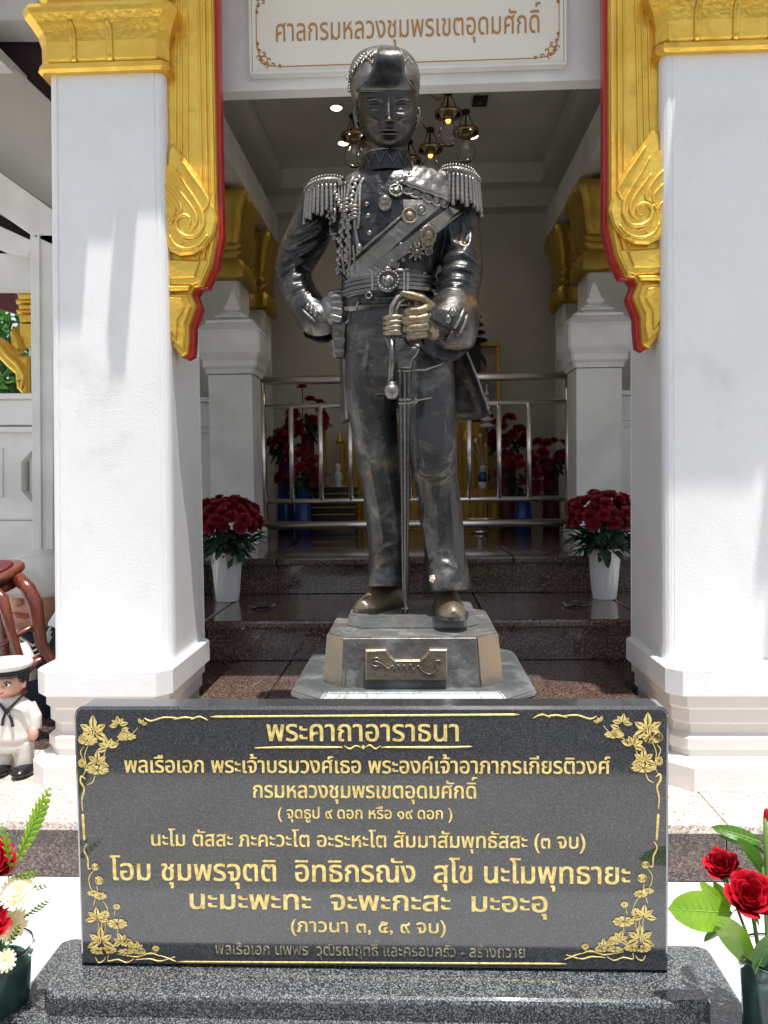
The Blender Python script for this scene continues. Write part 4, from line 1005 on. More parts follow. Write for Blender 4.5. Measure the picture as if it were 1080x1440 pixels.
# ---- head: revolved oval sculpted with local pushes
def head():
    c = at(544, 172, 2.48); nU, nV = 150, 130
    g_ = []   # (px, py, sx, sy, push toward viewer in mm)
    def G(px, py, sx, sy, a): g_.append((px, py, sx, sy, a/1000))
    G(546, 152, 4.5, 14, 12); G(547, 163, 5, 8, 9); G(548, 168.5, 5.5, 4, 13); G(541.5, 171, 3, 2.6, 5); G(554.5, 171, 3, 2.6, 5)      # nose
    G(548, 174.5, 9, 2.2, -4)
    for ex in (526, 565):
        G(ex, 149, 11, 6.0, -14); G(ex, 150.5, 7.5, 4.2, 14); G(ex, 147.6, 8, 1.2, 4.0); G(ex, 154.2, 7.5, 1.1, 2.5); G(ex, 151, 6.5, .9, -3)     # socket, ball, lids
        s9 = 1 if ex > 546 else -1; G(ex-s9*8, 142, 5, 2.2, 6); G(ex, 139.6, 6, 2.2, 8); G(ex+s9*8, 141.5, 5, 2.2, 7); G(ex+(3 if ex < 546 else -3), 157, 6, 1.6, -2)
    G(520, 165, 9, 7, 9); G(571, 165, 9, 7, 9); G(527, 180, 7, 9, -8); G(567, 180, 7, 9, -8)
    G(547.5, 180, 3, 3, -2.5); G(547.5, 182.6, 10, 2.0, 10); G(547.5, 188.6, 8.5, 2.3, 11); G(547.5, 185.5, 10.5, 1.2, -8); G(547.5, 193, 9, 2.2, -8); G(534.5, 185.5, 2, 2, -3); G(560.5, 185.5, 2, 2, -3)
    G(547, 202, 10, 6, 8); G(547, 186, 20, 14, 3)
    G(536, 178, 2.2, 7, -2.2); G(559, 178, 2.2, 7, -2.2)
    vs = []; fs = []
    prof = [(112, 40, 42), (125, 42.5, 44), (138, 43, 45), (150, 42.5, 46), (160, 41.5, 46), (170, 39.5, 45), (180, 36.5, 43.5), (190, 32, 41), (198, 27, 38), (205, 21, 33), (210, 14, 25), (213, 6, 12)]
    def pr(y):
        for i in range(len(prof)-1):
            if prof[i][0] <= y <= prof[i+1][0]:
                u = (y-prof[i][0])/(prof[i+1][0]-prof[i][0]); u2 = u
                return tuple(prof[i][k]+(prof[i+1][k]-prof[i][k])*u2 for k in (1, 2))
        return (6, 12)
    rows = []
    for i in range(nV):
        y = 112+101*(1-(1-i/(nV-1))**1.0); rx, rf = pr(y); row = []
        cx = 545.5+(y-150)*.02
        for j in range(nU):
            a = 2*PI*j/nU; ca, sa = math.cos(a), math.sin(a)
            x = cx+math.copysign(abs(ca)**.93, ca)*rx; dep = (rf if sa > 0 else 46*min(1, rx/30)**.8)*abs(sa)**.9*(1 if sa > 0 else -1)
            push = 0
            if sa > .05:
                for (gx, gy, sx, sy, am) in g_:
                    q = ((x-gx)/sx)**2+((y-gy)/sy)**2
                    if q < 9: push += am*math.exp(-q)
                push *= min(1, sa*2.5)
            Y = 2.485-dep*K-push
            row.append(at(x, y, Y) if sa > 0 else at(x, y, 2.485)+Vector((0, Y-2.485, 0)))
        rows.append(row)
    m = MB(); m.rings(rows); hd = m.build('head', BRONZE_H, st_)
    for s_, ex in ((-1, 503), (1, 585.5)):
        m = MB(); pts = [(ex, 152), (ex+s_*3.2, 153), (ex+s_*4.2, 160), (ex+s_*3.2, 168), (ex+s_*.5, 176), (ex-s_*1.5, 180)]
        m.tube([at(x, y, 2.485) for x, y in pts], [.004, .0055, .0055, .005, .005, .004], 8)
        m.tube([at(x, y, 2.478) for x, y in ((ex, 160), (ex+s_*1.5, 165), (ex, 172))], [.004, .005, .004], 8)
        m.build('ear', BRONZE_H, hd)
    m = MB(); m.rings([R3(543, y, 2.495, rx, ry, 30) for y, rx, ry in ((196, 22, 22), (206, 27, 27), (216, 27.5, 28), (232, 31, 30))]); m.build('neck', BRONZE_H, st_)
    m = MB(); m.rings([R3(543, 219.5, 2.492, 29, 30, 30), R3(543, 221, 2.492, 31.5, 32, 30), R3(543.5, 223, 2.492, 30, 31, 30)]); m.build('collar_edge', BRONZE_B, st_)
    return hd
head()
# collar with stitched zigzag
m = MB(); m.rings([R3(544, 222, 2.495, 33, 32, 40), R3(545, 236, 2.495, 36, 35, 40), R3(546, 252, 2.50, 41, 39, 40)], caps=False); col_ = m.build('collar', BRONZE, st_)
zz = []
for k in range(15):
    a = PI*(k/14); r_ = 34+ (2.0 if k % 2 else -0.2); y = 226 if k % 2 else 243
    rx = 33+ (y-222)/30*8+1; c = at(544.5-math.cos(a)*rx, y, 2.495); zz.append(c+Vector((0, -math.sin(a)*(rx-1)*K, 0)))
m = MB(); m.tube(zz, .0018, 5); m.build('collar_embroidery', BRONZE_B, col_)
# ---- bicorne hat: domed side flaps, tall rolled front
H = MB()
H.rings([R3(*a) for a in ((542, 146, 2.505, 43, 34), (541.5, 136, 2.50, 46, 38), (541, 124, 2.505, 48.5, 42), (540.5, 110, 2.52, 49.5, 42), (540, 99, 2.535, 48, 40), (539.5, 89, 2.55, 44, 36), (539, 81, 2.56, 38, 30), (540, 75, 2.565, 28, 22), (541, 72, 2.565, 12, 10))])
hat, hv, hf = fuse(H, 'hat', BRONZE_B, st_, .005, 6)  # paler bronze paints the sunlit flaps lighter than the front leaf
bvhat = BVHTree.FromPolygons(hv, hf)
# front leaf of the hat
Lx = [(65, 537, 556), (68, 532, 560.5), (73, 529, 564), (80, 526.5, 566.5), (88, 525.5, 567.5), (97, 524.5, 567.5), (104, 521, 569), (111, 515, 573), (118, 508, 578), (124, 503, 581), (128, 501.5, 582.5)]
rows = []
for (y, a, b) in Lx:
    row = []
    for j in range(17):
        v = j/16*2-1; x = (a+b)/2+(b-a)/2*v; hw = (b-a)/2
        top_d = (47+15*((128-y)/52)**.8) if y > 76 else 62-max(0, (76-y))**1.7*.55
        dep = top_d-(1-math.sqrt(max(0, 1-(v*hw/46)**2)))*40
        row.append(at(x, y, 2.49-dep*K))
    rows.append(row)
fl2 = sheet(rows, .014, BRONZE, 'hat_front')
m = MB()
for s_ in (0, 1):
    m = MB(); m.tube([r[0 if s_ == 0 else -1]+Vector((0, .002, 0)) for r in rows], .0028, 8); m.build('edge_piping', BRONZE, fl2)
m = MB(); m.tube([r+Vector((0, .002, 0)) for r in rows[-1]], .0018, 8); m.build('edge_piping', BRONZE, fl2)
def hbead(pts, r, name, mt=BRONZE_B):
    m = MB()
    for i in range(len(pts)-1):
        n = max(2, int(math.dist(pts[i], pts[i+1])/(r*1.5)))
        for k in range(n):
            x = pts[i][0]+(pts[i+1][0]-pts[i][0])*k/n; y = pts[i][1]+(pts[i+1][1]-pts[i][1])*k/n
            h, n_ = on(x, y, .001, bvhat); m.ell(h, r*K, r*K, r*K, 6, 4)
    o = m.build(name, mt, hat); o['kind'] = 'stuff'
hbead([(526, 92), (516, 82), (508, 80), (500, 90), (494, 104), (491, 120), (491, 132)], 2.2, 'braid')
hbead([(566, 92), (574, 82), (580, 92)], 1.8, 'braid')
hbead([(522, 74), (512, 78), (502, 90), (496, 102), (493, 112)], 2.6, 'plume')
for k in range(26):
    m = MB()
    u = k/25; x = 500+40*u-8*(k % 3); y = 108-30*math.sin(u*1.5)-(k % 3)*4
    x = 493+u*50; y = 104-34*math.sin(u*PI/2)**.8-(k % 2)*3
    h, n_ = on(x, y, .001, bvhat); h2, _ = on(x-5+3*(k % 3), y+9, .002, bvhat)
    m.tube([h, (h+h2)/2+n_*.004, h2], [.002, .0035, .0012], 6); m.build('plume_feather', BRONZE_B, hat)

# ---- hands
def capsule(mb, pts, r): 
    mb.tube([at(*p) for p in pts], [q*K for q in r], 12); a = at(*pts[0]); b = at(*pts[-1]); mb.ell(a, r[0]*K, r[0]*K, r[0]*K, 10, 8); mb.ell(b, r[-1]*K, r[-1]*K, r[-1]*K, 10, 8)
Hn = MB()
Hn.ell(at(603, 453, 2.30), 15*K, 17*K, 21*K, 20, 14); Hn.ell(at(610, 458, 2.315), 17*K, 18*K, 20*K, 20, 14)
for (y, x0, x1, r) in ((438, 604, 571, 5.6), (449.5, 605, 568, 6.0), (461, 604, 569, 5.8), (471.5, 603, 573, 5.0)):
    capsule(Hn, [(x0, y-2, 2.285), (x0-7, y-2, 2.262), (x0-15, y-.3, 2.252), (x1+9, y+.8, 2.256), (x1+2, y+2, 2.270), (x1+1, y+2.5, 2.292), (x1+6, y+2, 2.31)], [r*1.05, r*1.22, r*.92, r*1.02, r*.92, r*.85, r*.75])
capsule(Hn, [(612, 445, 2.30), (606, 432, 2.285), (594, 421, 2.278), (580, 416, 2.275), (567, 413, 2.278)], [8, 7, 6, 5.3, 4.3])
capsule(Hn, [(612, 458, 2.32), (622, 466, 2.34)], [18, 19])
handR, _, _ = fuse(Hn, 'hand', BRONZE_G, st_, .0019, 3)
Hn = MB()
Hn.ell(at(466, 440, 2.485), 17*K, 18*K, 24*K, 20, 14); capsule(Hn, [(456, 452, 2.50), (462, 446, 2.49)], [19, 18])
for i, (x0, y0, x1, y1) in enumerate(((458, 424, 486, 418), (460, 431, 488, 429), (461, 440, 487, 441), (462, 450, 483, 452))):
    capsule(Hn, [(x0, y0, 2.475), ((x0+x1)/2-4, y0-4, 2.455), ((x0+x1)/2+6, (y0+y1)/2-2, 2.452), (x1, y1, 2.465), (x1-1, y1+3, 2.485)], [6.5, 6.5, 6, 5.5, 5])
capsule(Hn, [(458, 428, 2.49), (466, 415, 2.485), (478, 411, 2.48), (486, 414, 2.478)], [7, 6.5, 5.5, 4.5])
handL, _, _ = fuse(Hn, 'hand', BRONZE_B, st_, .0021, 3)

# ---- sword
sw = MB(); sw.tube([at(578, 424, 2.305), at(582, 450, 2.305), at(572, 484, 2.31)], [.009, .011, .010], 10); sword = sw.build('sword_grip', BRONZE_G, st_)
m = MB(); m.tube([at(590, 420, 2.30), at(582, 414, 2.295), at(570, 414, 2.29), (at(559, 419, 2.285)), at(552, 430, 2.28), at(550, 446, 2.28)], [.007, .009, .0105, .0115, .012, .013], 10, flat=.75); m.build('knuckle_guard', BRONZE_B, sword)
m = MB(); m.tube([at(588, 424, 2.30), at(580, 419, 2.293), at(570, 420, 2.286), (at(563, 425, 2.28)), at(558, 434, 2.277), at(556, 446, 2.276)], [.003, .004, .005, .005, .005, .005], 8); m.build('guard_fillet', BRONZE_G, sword)
for k, y in enumerate((448, 455, 462, 469)):
    m = MB(); m.tube([at(540, y, 2.29), at(546, y-1, 2.278), at(556, y-2, 2.273), at(566, y-1, 2.283), at(568, y, 2.30)], [.006, .0085, .0095, .0085, .006], 10); m.build('guard_ring', BRONZE_G, sword)
m = MB(); P = [(541, 474), (568, 474), (572, 482), (580, 488), (590, 488), (590, 492), (586, 500), (580, 506), (578, 518), (561, 518), (556, 500), (546, 490)]
m.prism([(at(x, y, 2.29).x, at(x, y, 2.29).z) for x, y in P], 2.285, 2.312, .004); m.build('guard_plate', BRONZE, sword)
m = MB(); m.tube([at(551, 478, 2.28), at(551, 505, 2.28), at(549, 538, 2.288)], [.010, .008, .0085], 10); m.build('sword_knot', BRONZE, sword)
m = MB(); c = at(551, 549, 2.29)
m.lathe(c, [(.004, .026), (.012, .024), (.010, .018), (.018, .012), (.021, 0), (.019, -.014), (.013, -.024), (.003, -.027)], 20, mod=lambda k, n, i: 1+.08*(k % 2)); m.build('tassel', BRONZE_B, sword)
tip = Vector((at(570, 862, 2.415).x, 2.415, z_top+.002))
top_ = at(569, 512, 2.31)
m = MB(); pts = [top_.lerp(tip, u) for u in (0, .03, .1, .3, .6, .9, 1)]; m.tube(pts, [.018, .0175, .0165, .015, .0125, .010, .008], 12, flat=.55); m.build('scabbard', BRONZE, sword)
m = MB(); m.tube([p+Vector((0, -.009, 0)) for p in pts], [.003]*7, 6); m.build('scabbard_ridge', BRONZE_B, sword)
for u, w_ in ((.0, .021), (.02, .021), (.13, .0195), (.145, .0195), (.975, .012)):
    p = top_.lerp(tip, u); q = top_.lerp(tip, u+.008); m = MB(); m.tube([p, q], [w_, w_], 14, flat=.62); m.build('scabbard_band', BRONZE_B, sword)
m = MB(); m.tube([at(578, 520, 2.31), at(596, 520, 2.33), at(620, 512, 2.36), at(632, 500, 2.40)], [.004]*4, 8); m.build('sling_strap', BRONZE_B, sword)
m = MB(); m.tube([at(576, 566, 2.325), at(590, 562, 2.345), at(612, 558, 2.375), at(630, 550, 2.41), at(634, 545, 2.44)], [.005, .004, .004, .004, .004], 8); m.build('sling_strap', BRONZE_B, sword)
m = MB(); m.ell(at(584, 563, 2.33), .008, .006, .011, 12, 8); m.build('sling_ring', BRONZE_B, sword)

# ---- epaulettes
def rope(name, par, p0, p1, r, mt=BRONZE_B, tw=.9):
    """twisted fringe cord between two world points"""
    L = (p1-p0).length; n = max(4, int(L/(r*tw))); pts = [p0.lerp(p1, i/n) for i in range(n+1)]
    m = MB(); m.tube(pts, [r*(1 if i % 2 else .78) for i in range(n+1)], 7); return m.build(name, mt, par)
def epaulette(cx, cy, Y, rx, ry, tilt, side):
    c = at(cx, cy, Y); m = MB()
    rs = []
    for (f_, zf) in ((.2, 14), (.5, 12.5), (.75, 9), (.93, 4), (1.0, -1), (.98, -5), (.9, -8)):
        rs.append([c+Vector((math.cos(2*PI*k/36)*rx*f_*K, math.sin(2*PI*k/36)*ry*f_*K, (zf*.9+tilt*math.cos(2*PI*k/36)*f_)*K)) for k in range(36)])
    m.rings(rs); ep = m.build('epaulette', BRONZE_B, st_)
    for ring, (f_, zf) in enumerate(((1.0, 0), (.82, 8))):
        m = MB()
        for k in range(44-ring*8):
            a = 2*PI*k/(44-ring*8); q = c+Vector((math.cos(a)*rx*f_*K, math.sin(a)*ry*f_*K, (zf*.9+tilt*math.cos(a)*f_)*K)); m.ell(q, .0042, .0042, .0065, 6, 4, Matrix.Rotation(.6, 3, 'Y'))
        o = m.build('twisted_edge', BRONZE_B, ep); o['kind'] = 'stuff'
    N = 17
    for k in range(N):
        a = -PI*1.02+PI*1.04*k/(N-1)
        a = PI+ (k/(N-1))*PI if True else a
        a = a - (.5 if side < 0 else -.5)*1.0
        q = c+Vector((math.cos(a)*rx*.93*K, math.sin(a)*ry*.93*K, (-5+tilt*math.cos(a))*K))
        ln = 40+4*math.sin(k*2.1); e = q+Vector((math.cos(a)*3.5*K, math.sin(a)*4*K, -ln*K))
        rope('fringe_rope', ep, q, e, .0078)
epaulette(460, 266, 2.515, 31, 34, 3*1, -1)
epaulette(644, 252, 2.50, 30, 35, -5, 1)

# ---- things laid on the coat
def disc(px, py, r, name, mt=BRONZE_B, sy=1.0, petals=0, h=.006, par=coat, rim=True, tree=None):
    h0, n = on(px, py, 0, tree); q = n.to_track_quat('Z', 'Y').to_matrix(); m = MB()
    prof = [(1.0, 0), (1.0, .6), (.92, 1.0), (.80, .9), (.74, .55), (.55, .6), (.40, 1.1), (.15, 1.25)] if rim else [(1, 0), (.95, .5), (.7, .9), (.3, 1.2), (.05, 1.25)]
    rs = []
    for f_, z in prof:
        rs.append([h0+q@Vector((math.cos(2*PI*k/24)*r*K*f_*(1+(petals and .16*math.cos(petals*2*PI*k/24))), math.sin(2*PI*k/24)*r*K*f_*sy*(1+(petals and .16*math.cos(petals*2*PI*k/24))), z*h)) for k in range(24)])
    m.rings(rs); return m.build(name, mt, par)
def band(pts, w_, name, h=.004, mt=BRONZE, par=coat, tree=None, off=.001, nsub=5, wl=None):
    """flat strap draped over the surface; pts in photo pixels, w_ half-width px"""
    P = []
    for i in range(len(pts)-1):
        for k in range(nsub): P.append((pts[i][0]+(pts[i+1][0]-pts[i][0])*k/nsub, pts[i][1]+(pts[i+1][1]-pts[i][1])*k/nsub))
    P.append(pts[-1]); rs = []
    for i, (x, y) in enumerate(P):
        a, b = P[max(i-1, 0)], P[min(i+1, len(P)-1)]; dx, dy = b[0]-a[0], b[1]-a[1]; L = math.hypot(dx, dy) or 1; nx, ny = -dy/L, dx/L
        row = []
        for s_ in (-1, -.85, .85, 1):
            q, n_ = on(x+nx*w_*s_, y+ny*w_*s_, off+(h if abs(s_) < .9 else 0), tree); row.append(q)
        # closed cross-section
        qb, _ = on(x+nx*w_*.9, y+ny*w_*.9, -.004, tree); qa, _ = on(x-nx*w_*.9, y-ny*w_*.9, -.004, tree)
        rs.append(row+[qb, qa])
    m = MB(); m.rings(rs, smooth=False); return m.build(name, mt, par)
def cord(pts, r, name='cord', mt=BRONZE_B, par=coat, lift=.5, beads=False, tree=None, nsub=4):
    P = []
    for i in range(len(pts)-1):
        for k in range(nsub): P.append((pts[i][0]+(pts[i+1][0]-pts[i][0])*k/nsub, pts[i][1]+(pts[i+1][1]-pts[i][1])*k/nsub))
    P.append(pts[-1]); Q = [on(x, y, r*K*lift, tree)[0] for x, y in P]
    # relax jumps in depth
    for _ in range(2): Q = [Q[0]]+[Q[i]*.5+(Q[i-1]+Q[i+1])*.25 for i in range(1, len(Q)-1)]+[Q[-1]]
    m = MB()
    if beads:
        L = sum((Q[i+1]-Q[i]).length for i in range(len(Q)-1)); n = int(L/(r*K*1.25)); pts2 = []
        for k in range(n+1):
            s_ = L*k/n; acc = 0
            for i in range(len(Q)-1):
                l = (Q[i+1]-Q[i]).length
                if acc+l >= s_-1e-9: pts2.append((Q[i].lerp(Q[i+1], (s_-acc)/max(l, 1e-9)), (Q[i+1]-Q[i]).normalized())); break
                acc += l
        for k, (p, t_) in enumerate(pts2):
            sd = t_.cross(Vector((0, -1, 0))); sd.normalize(); w2 = 1 if k % 2 else -1
            ax = (t_+sd*w2*.8).normalized(); rot = ax.to_track_quat('Z', 'Y').to_matrix()
            m.ell(p+sd*w2*r*K*.28, r*K*.72, r*K*.72, r*K*1.25, 8, 6, rot)
        o = m.build(name, mt, par); o['kind'] = 'stuff'; return o
    m.tube(Q, r*K, 8); return m.build(name, mt, par)
# sashes running from the right shoulder down to the belt
band([(612, 284), (575, 315), (540, 347), (505, 378), (486, 394)], 11, 'sash', .005, BRONZE_B)
band([(640, 292), (610, 318), (575, 345), (540, 370), (510, 392)], 9, 'sash', .006, BRONZE_B)
for pts in ([(604, 272), (560, 308), (520, 342), (484, 375)], [(620, 283), (575, 322), (535, 356), (492, 391)], [(643, 283), (612, 307), (575, 336), (535, 364), (503, 388)], [(648, 300), (612, 328), (575, 354), (540, 379), (520, 394)]):
    cord(pts, 1.7, 'sash_piping')
for k in range(9): cord([(519+k*3.6, 357-k*2.9), (524+k*3.6, 364-k*2.9)], 1.3, 'sash_ridge')
for k in range(7): cord([(532+k*4, 366-k*2.9), (537+k*4, 372-k*2.9)], 1.5, 'sash_leaf')
# shoulder collar of the order with its medallions
SH = MB()
rows = []
for i in range(8):
    row = []
    for j in range(13):
        u, v = i/7, j/12; x = 580+v*52-u*14*(1-v); y = 241+v*4+u*(22+20*v)
        q, n_ = on(x, y, .010+.003*math.sin(v*26+u*6)+.002*math.sin(u*18)); row.append(q)
    rows.append(row)
sheet(rows, -.010, BRONZE_B, 'shoulder_collar', coat)
cord([(560, 262), (566, 254), (574, 250), (582, 244), (588, 238)], 4.5, 'collar_chain', beads=True); cord([(558, 266), (552, 270)], 4, 'collar_chain', beads=True)
for (x, y, r, sy) in ((557, 270, 10, .95), (574, 268, 11, .8), (585, 272, 12, .8), (600, 277, 10, 1.1), (611, 281, 9.5, 1.2), (622, 284, 8, 1.2)): disc(x, y, r, 'medallion', sy=sy, h=.011)
m = MB(); h0, _ = on(542, 288, .006); m.ell(h0, 9.5*K, 8*K, 10.5*K, 18, 12); m.ell(h0+Vector((0, -.012, .008)), 7*K, 6*K, 6*K, 14, 8); m.build('pendant_badge', BRONZE_B, coat)
band([(567, 286), (586, 286)], 4, 'ribbon_bar', .006, BRONZE_B); band([(567, 292), (584, 292)], 3, 'ribbon_bar', .006, BRONZE_B); band([(586, 285), (598, 287)], 4, 'ribbon_bar', .006, BRONZE_B)
disc(575.5, 305, 11, 'round_medal', BRONZE_G, h=.014); disc(591, 296, 7.5, 'round_medal', h=.012)
disc(600, 331, 12, 'order_star', BRONZE_G, 1.15, 0, .014); disc(599, 342, 10, 'order_star', BRONZE_G, 1.0, 0, .012)
for k in range(14):
    a = 2*PI*k/14; h0, n = on(600+math.cos(a)*10.5, 331+math.sin(a)*12, .006); m = MB(); m.ell(h0, .005, .005, .007, 6, 5); m.build('star_bead', BRONZE_B, coat)
for (cx_, cy_, R_) in ((584, 354, 14), (601, 354, 6)):
    disc(cx_, cy_, R_*.5, 'order_star', BRONZE_G, h=.014)
    for k in range(9):
        a = 2*PI*k/9+.3; a_, n = on(cx_+math.cos(a)*R_*.4, cy_+math.sin(a)*R_*.4, .008); b_, _ = on(cx_+math.cos(a)*R_, cy_+math.sin(a)*R_*1.1, .004)
        m = MB(); m.tube([a_, (a_+b_)/2+Vector((0, -.003, 0)), b_], [.004, .0055, .002], 6); m.build('star_ray', BRONZE_B, coat)
for (x, y) in ((564, 344), (567, 366), (551, 368), (518, 304), (520, 328), (596, 386), (516, 288)): disc(x, y, 3.6, 'button', rim=False, h=.008)
for k in range(5):
    a_, _ = on(548+k*3.2, 366-abs(k-2)*-1.5, .004); b_, _ = on(547+k*3, 378, .006); m = MB(); m.tube([a_, b_], [.003, .0045], 6); m.build('badge_leaf', BRONZE_B, coat)
# aiguillette: looped and braided cords on the left breast
cord([(498, 250), (492, 262), (489, 276), (489, 292)], 2.6); cord([(512, 252), (506, 262), (501, 278), (500, 300)], 2.6); cord([(505, 252), (499, 262), (496, 276), (495, 296)], 4.2, beads=True)
cord([(508, 256), (506, 275), (506, 300), (504, 322)], 2.2)
cord([(462, 272), (459, 285), (461, 298), (465, 312), (470, 326), (476, 336)], 4.4, beads=True)
cord([(470, 262), (474, 276), (480, 290), (486, 306)], 3.6, beads=True)
cord([(487, 304), (484, 322), (482, 342), (480, 362), (478, 384)], 4.8, beads=True); cord([(493, 306), (492, 325), (490, 345), (490, 362)], 4.2, beads=True)
cord([(500, 302), (500, 320), (503, 338), (505, 352)], 2.6); cord([(488, 300), (490, 325), (494, 346), (493, 368), (492, 388)], 2.4); cord([(482, 350), (484, 368), (486, 386)], 2.4); cord([(498, 345), (500, 365), (499, 388)], 2.4)
for (x, y0) in ((489, 283), (500, 292)):
    for k in range(4):
        h0, n = on(x, y0+k*5, .007); m = MB(); m.ell(h0, 6*K, 5*K, 2.9*K, 14, 8); m.build('cord_ferrule', BRONZE_B, coat)
for (x, y) in ((507, 350), (490, 362)): h0, n = on(x, y, .008); m = MB(); m.ell(h0, 4.5*K, 4*K, 7*K, 12, 8); m.build('cord_tip', BRONZE_B, coat)
disc(472, 303, 7, 'shoulder_badge', sy=1.5, h=.012)
for k in range(5): cord([(478+k*4, 256+k*.4), (477+k*4, 272), (478+k*3.2, 286)], 1.6, 'shoulder_cord')
band([(507, 246), (490, 254), (476, 259)], 5, 'shoulder_strap', .006)
# belt
for k, dy in enumerate((-9, -3.2, 3.2, 9)):
    band([(484, 408+dy*.9), (498, 403+dy), (520, 399+dy), (550, 396+dy), (580, 397+dy), (600, 399+dy), (611, 401+dy)], 2.6, 'belt_band', .007, nsub=4)
band([(484, 408), (498, 403), (520, 399), (550, 396), (580, 397), (600, 399), (611, 401)], 12, 'belt', .003, nsub=4)
disc(546, 397, 15, 'belt_buckle', sy=1.0, h=.020); 
for k in range(18):
    a = 2*PI*k/18; h0, n = on(546+math.cos(a)*13.5, 397+math.sin(a)*13.5, .020); m = MB(); m.ell(h0, .0045, .004, .0045, 6, 5); m.build('buckle_bead', BRONZE_B, coat)
for k in range(4): 
    h0, n = on(541+k*3.4, 397+(k % 2)*3-1, .024); m = MB(); m.ell(h0, .004, .004, .010, 8, 6); m.build('buckle_relief', BRONZE_B, coat)
for x in (525, 567, 572): band([(x, 384), (x, 410)], 1.8, 'belt_keeper', .012, BRONZE_B, nsub=3)
for (x, y, a) in ((561, 382, 8), (571, 381, 5), (545, 379, 5)): h0, n = on(x, y, .006); m = MB(); m.ell(h0, a*K, 4*K, 3.4*K, 12, 8); m.build('belt_ornament', BRONZE_B, coat)
m = MB(); h0, n = on(520, 419, .01); m.tube([h0+Vector((math.cos(a)*.009, -.002, math.sin(a)*.009)) for a in [k*PI/8 for k in range(17)]], .003, 6); m.build('belt_ring', BRONZE_B, coat)
band([(486, 434), (510, 431), (545, 430), (580, 431), (605, 434)], 2.2, 'coat_hem', .005, BRONZE_B, nsub=4)
band([(505, 424), (500, 440), (486, 455)], 1.6, 'belt_strap', .005, BRONZE_B)
# cuff decoration
def oncuff(px, py, off, tree): return on(px, py, off, tree)
def btree(o): 
    me = o.data; org = Vector(ORG[o.name]); return BVHTree.FromPolygons([v.co+org for v in me.vertices], [tuple(p.vertices) for p in me.polygons])
bL, bR = btree(cuffL), btree(cuffR)
for (x, y) in ((640, 431), (635, 440), (630, 449)): disc(x, y, 4.2, 'cuff_button', sy=1.5, rim=False, h=.010, tree=bR if y > 436 else None, par=cuffR)
for (x, y) in ((434, 432), (439, 437), (444, 441)): disc(x, y, 3.6, 'cuff_button', sy=1.6, rim=False, h=.010, tree=bL, par=cuffL)
for pts in ([(612, 414), (632, 424), (652, 442)], [(652, 436), (646, 450), (636, 466), (628, 480)], [(656, 444), (652, 458), (642, 474)]): cord(pts, 2.0, 'cuff_braid', par=cuffR, tree=None if pts[0][1] < 430 else bR)
for pts in ([(426, 436), (434, 444), (444, 452)], [(432, 428), (444, 436), (452, 442)]): cord(pts, 1.6, 'cuff_braid', par=cuffL, tree=bL)
# pouch / hilt hanging behind the left fist
m = MB(); m.stack(at(477, 470, 2.47).x, 2.475, [(.016, .014, at(0, 512, 2.47).z), (.022, .018, at(0, 505, 2.47).z), (.020, .017, at(0, 500, 2.47).z), (.025, .019, at(0, 488, 2.47).z), (.022, .017, at(0, 484, 2.47).z), (.027, .02, at(0, 468, 2.47).z), (.02, .016, at(0, 460, 2.47).z)], .006)
m.build('hanging_pouch', BRONZE, st_)
# tiny things stuck on the bronze: worn medal on right knee, small pale flower at the trouser hem
disc(589, 701, 3.4, 'coin_mark', BRONZE_B, h=.004, tree=bvt, par=trs)
disc(609, 814, 5, 'small_blossom', MUMW, petals=5, h=.006, tree=bvt, par=trs)
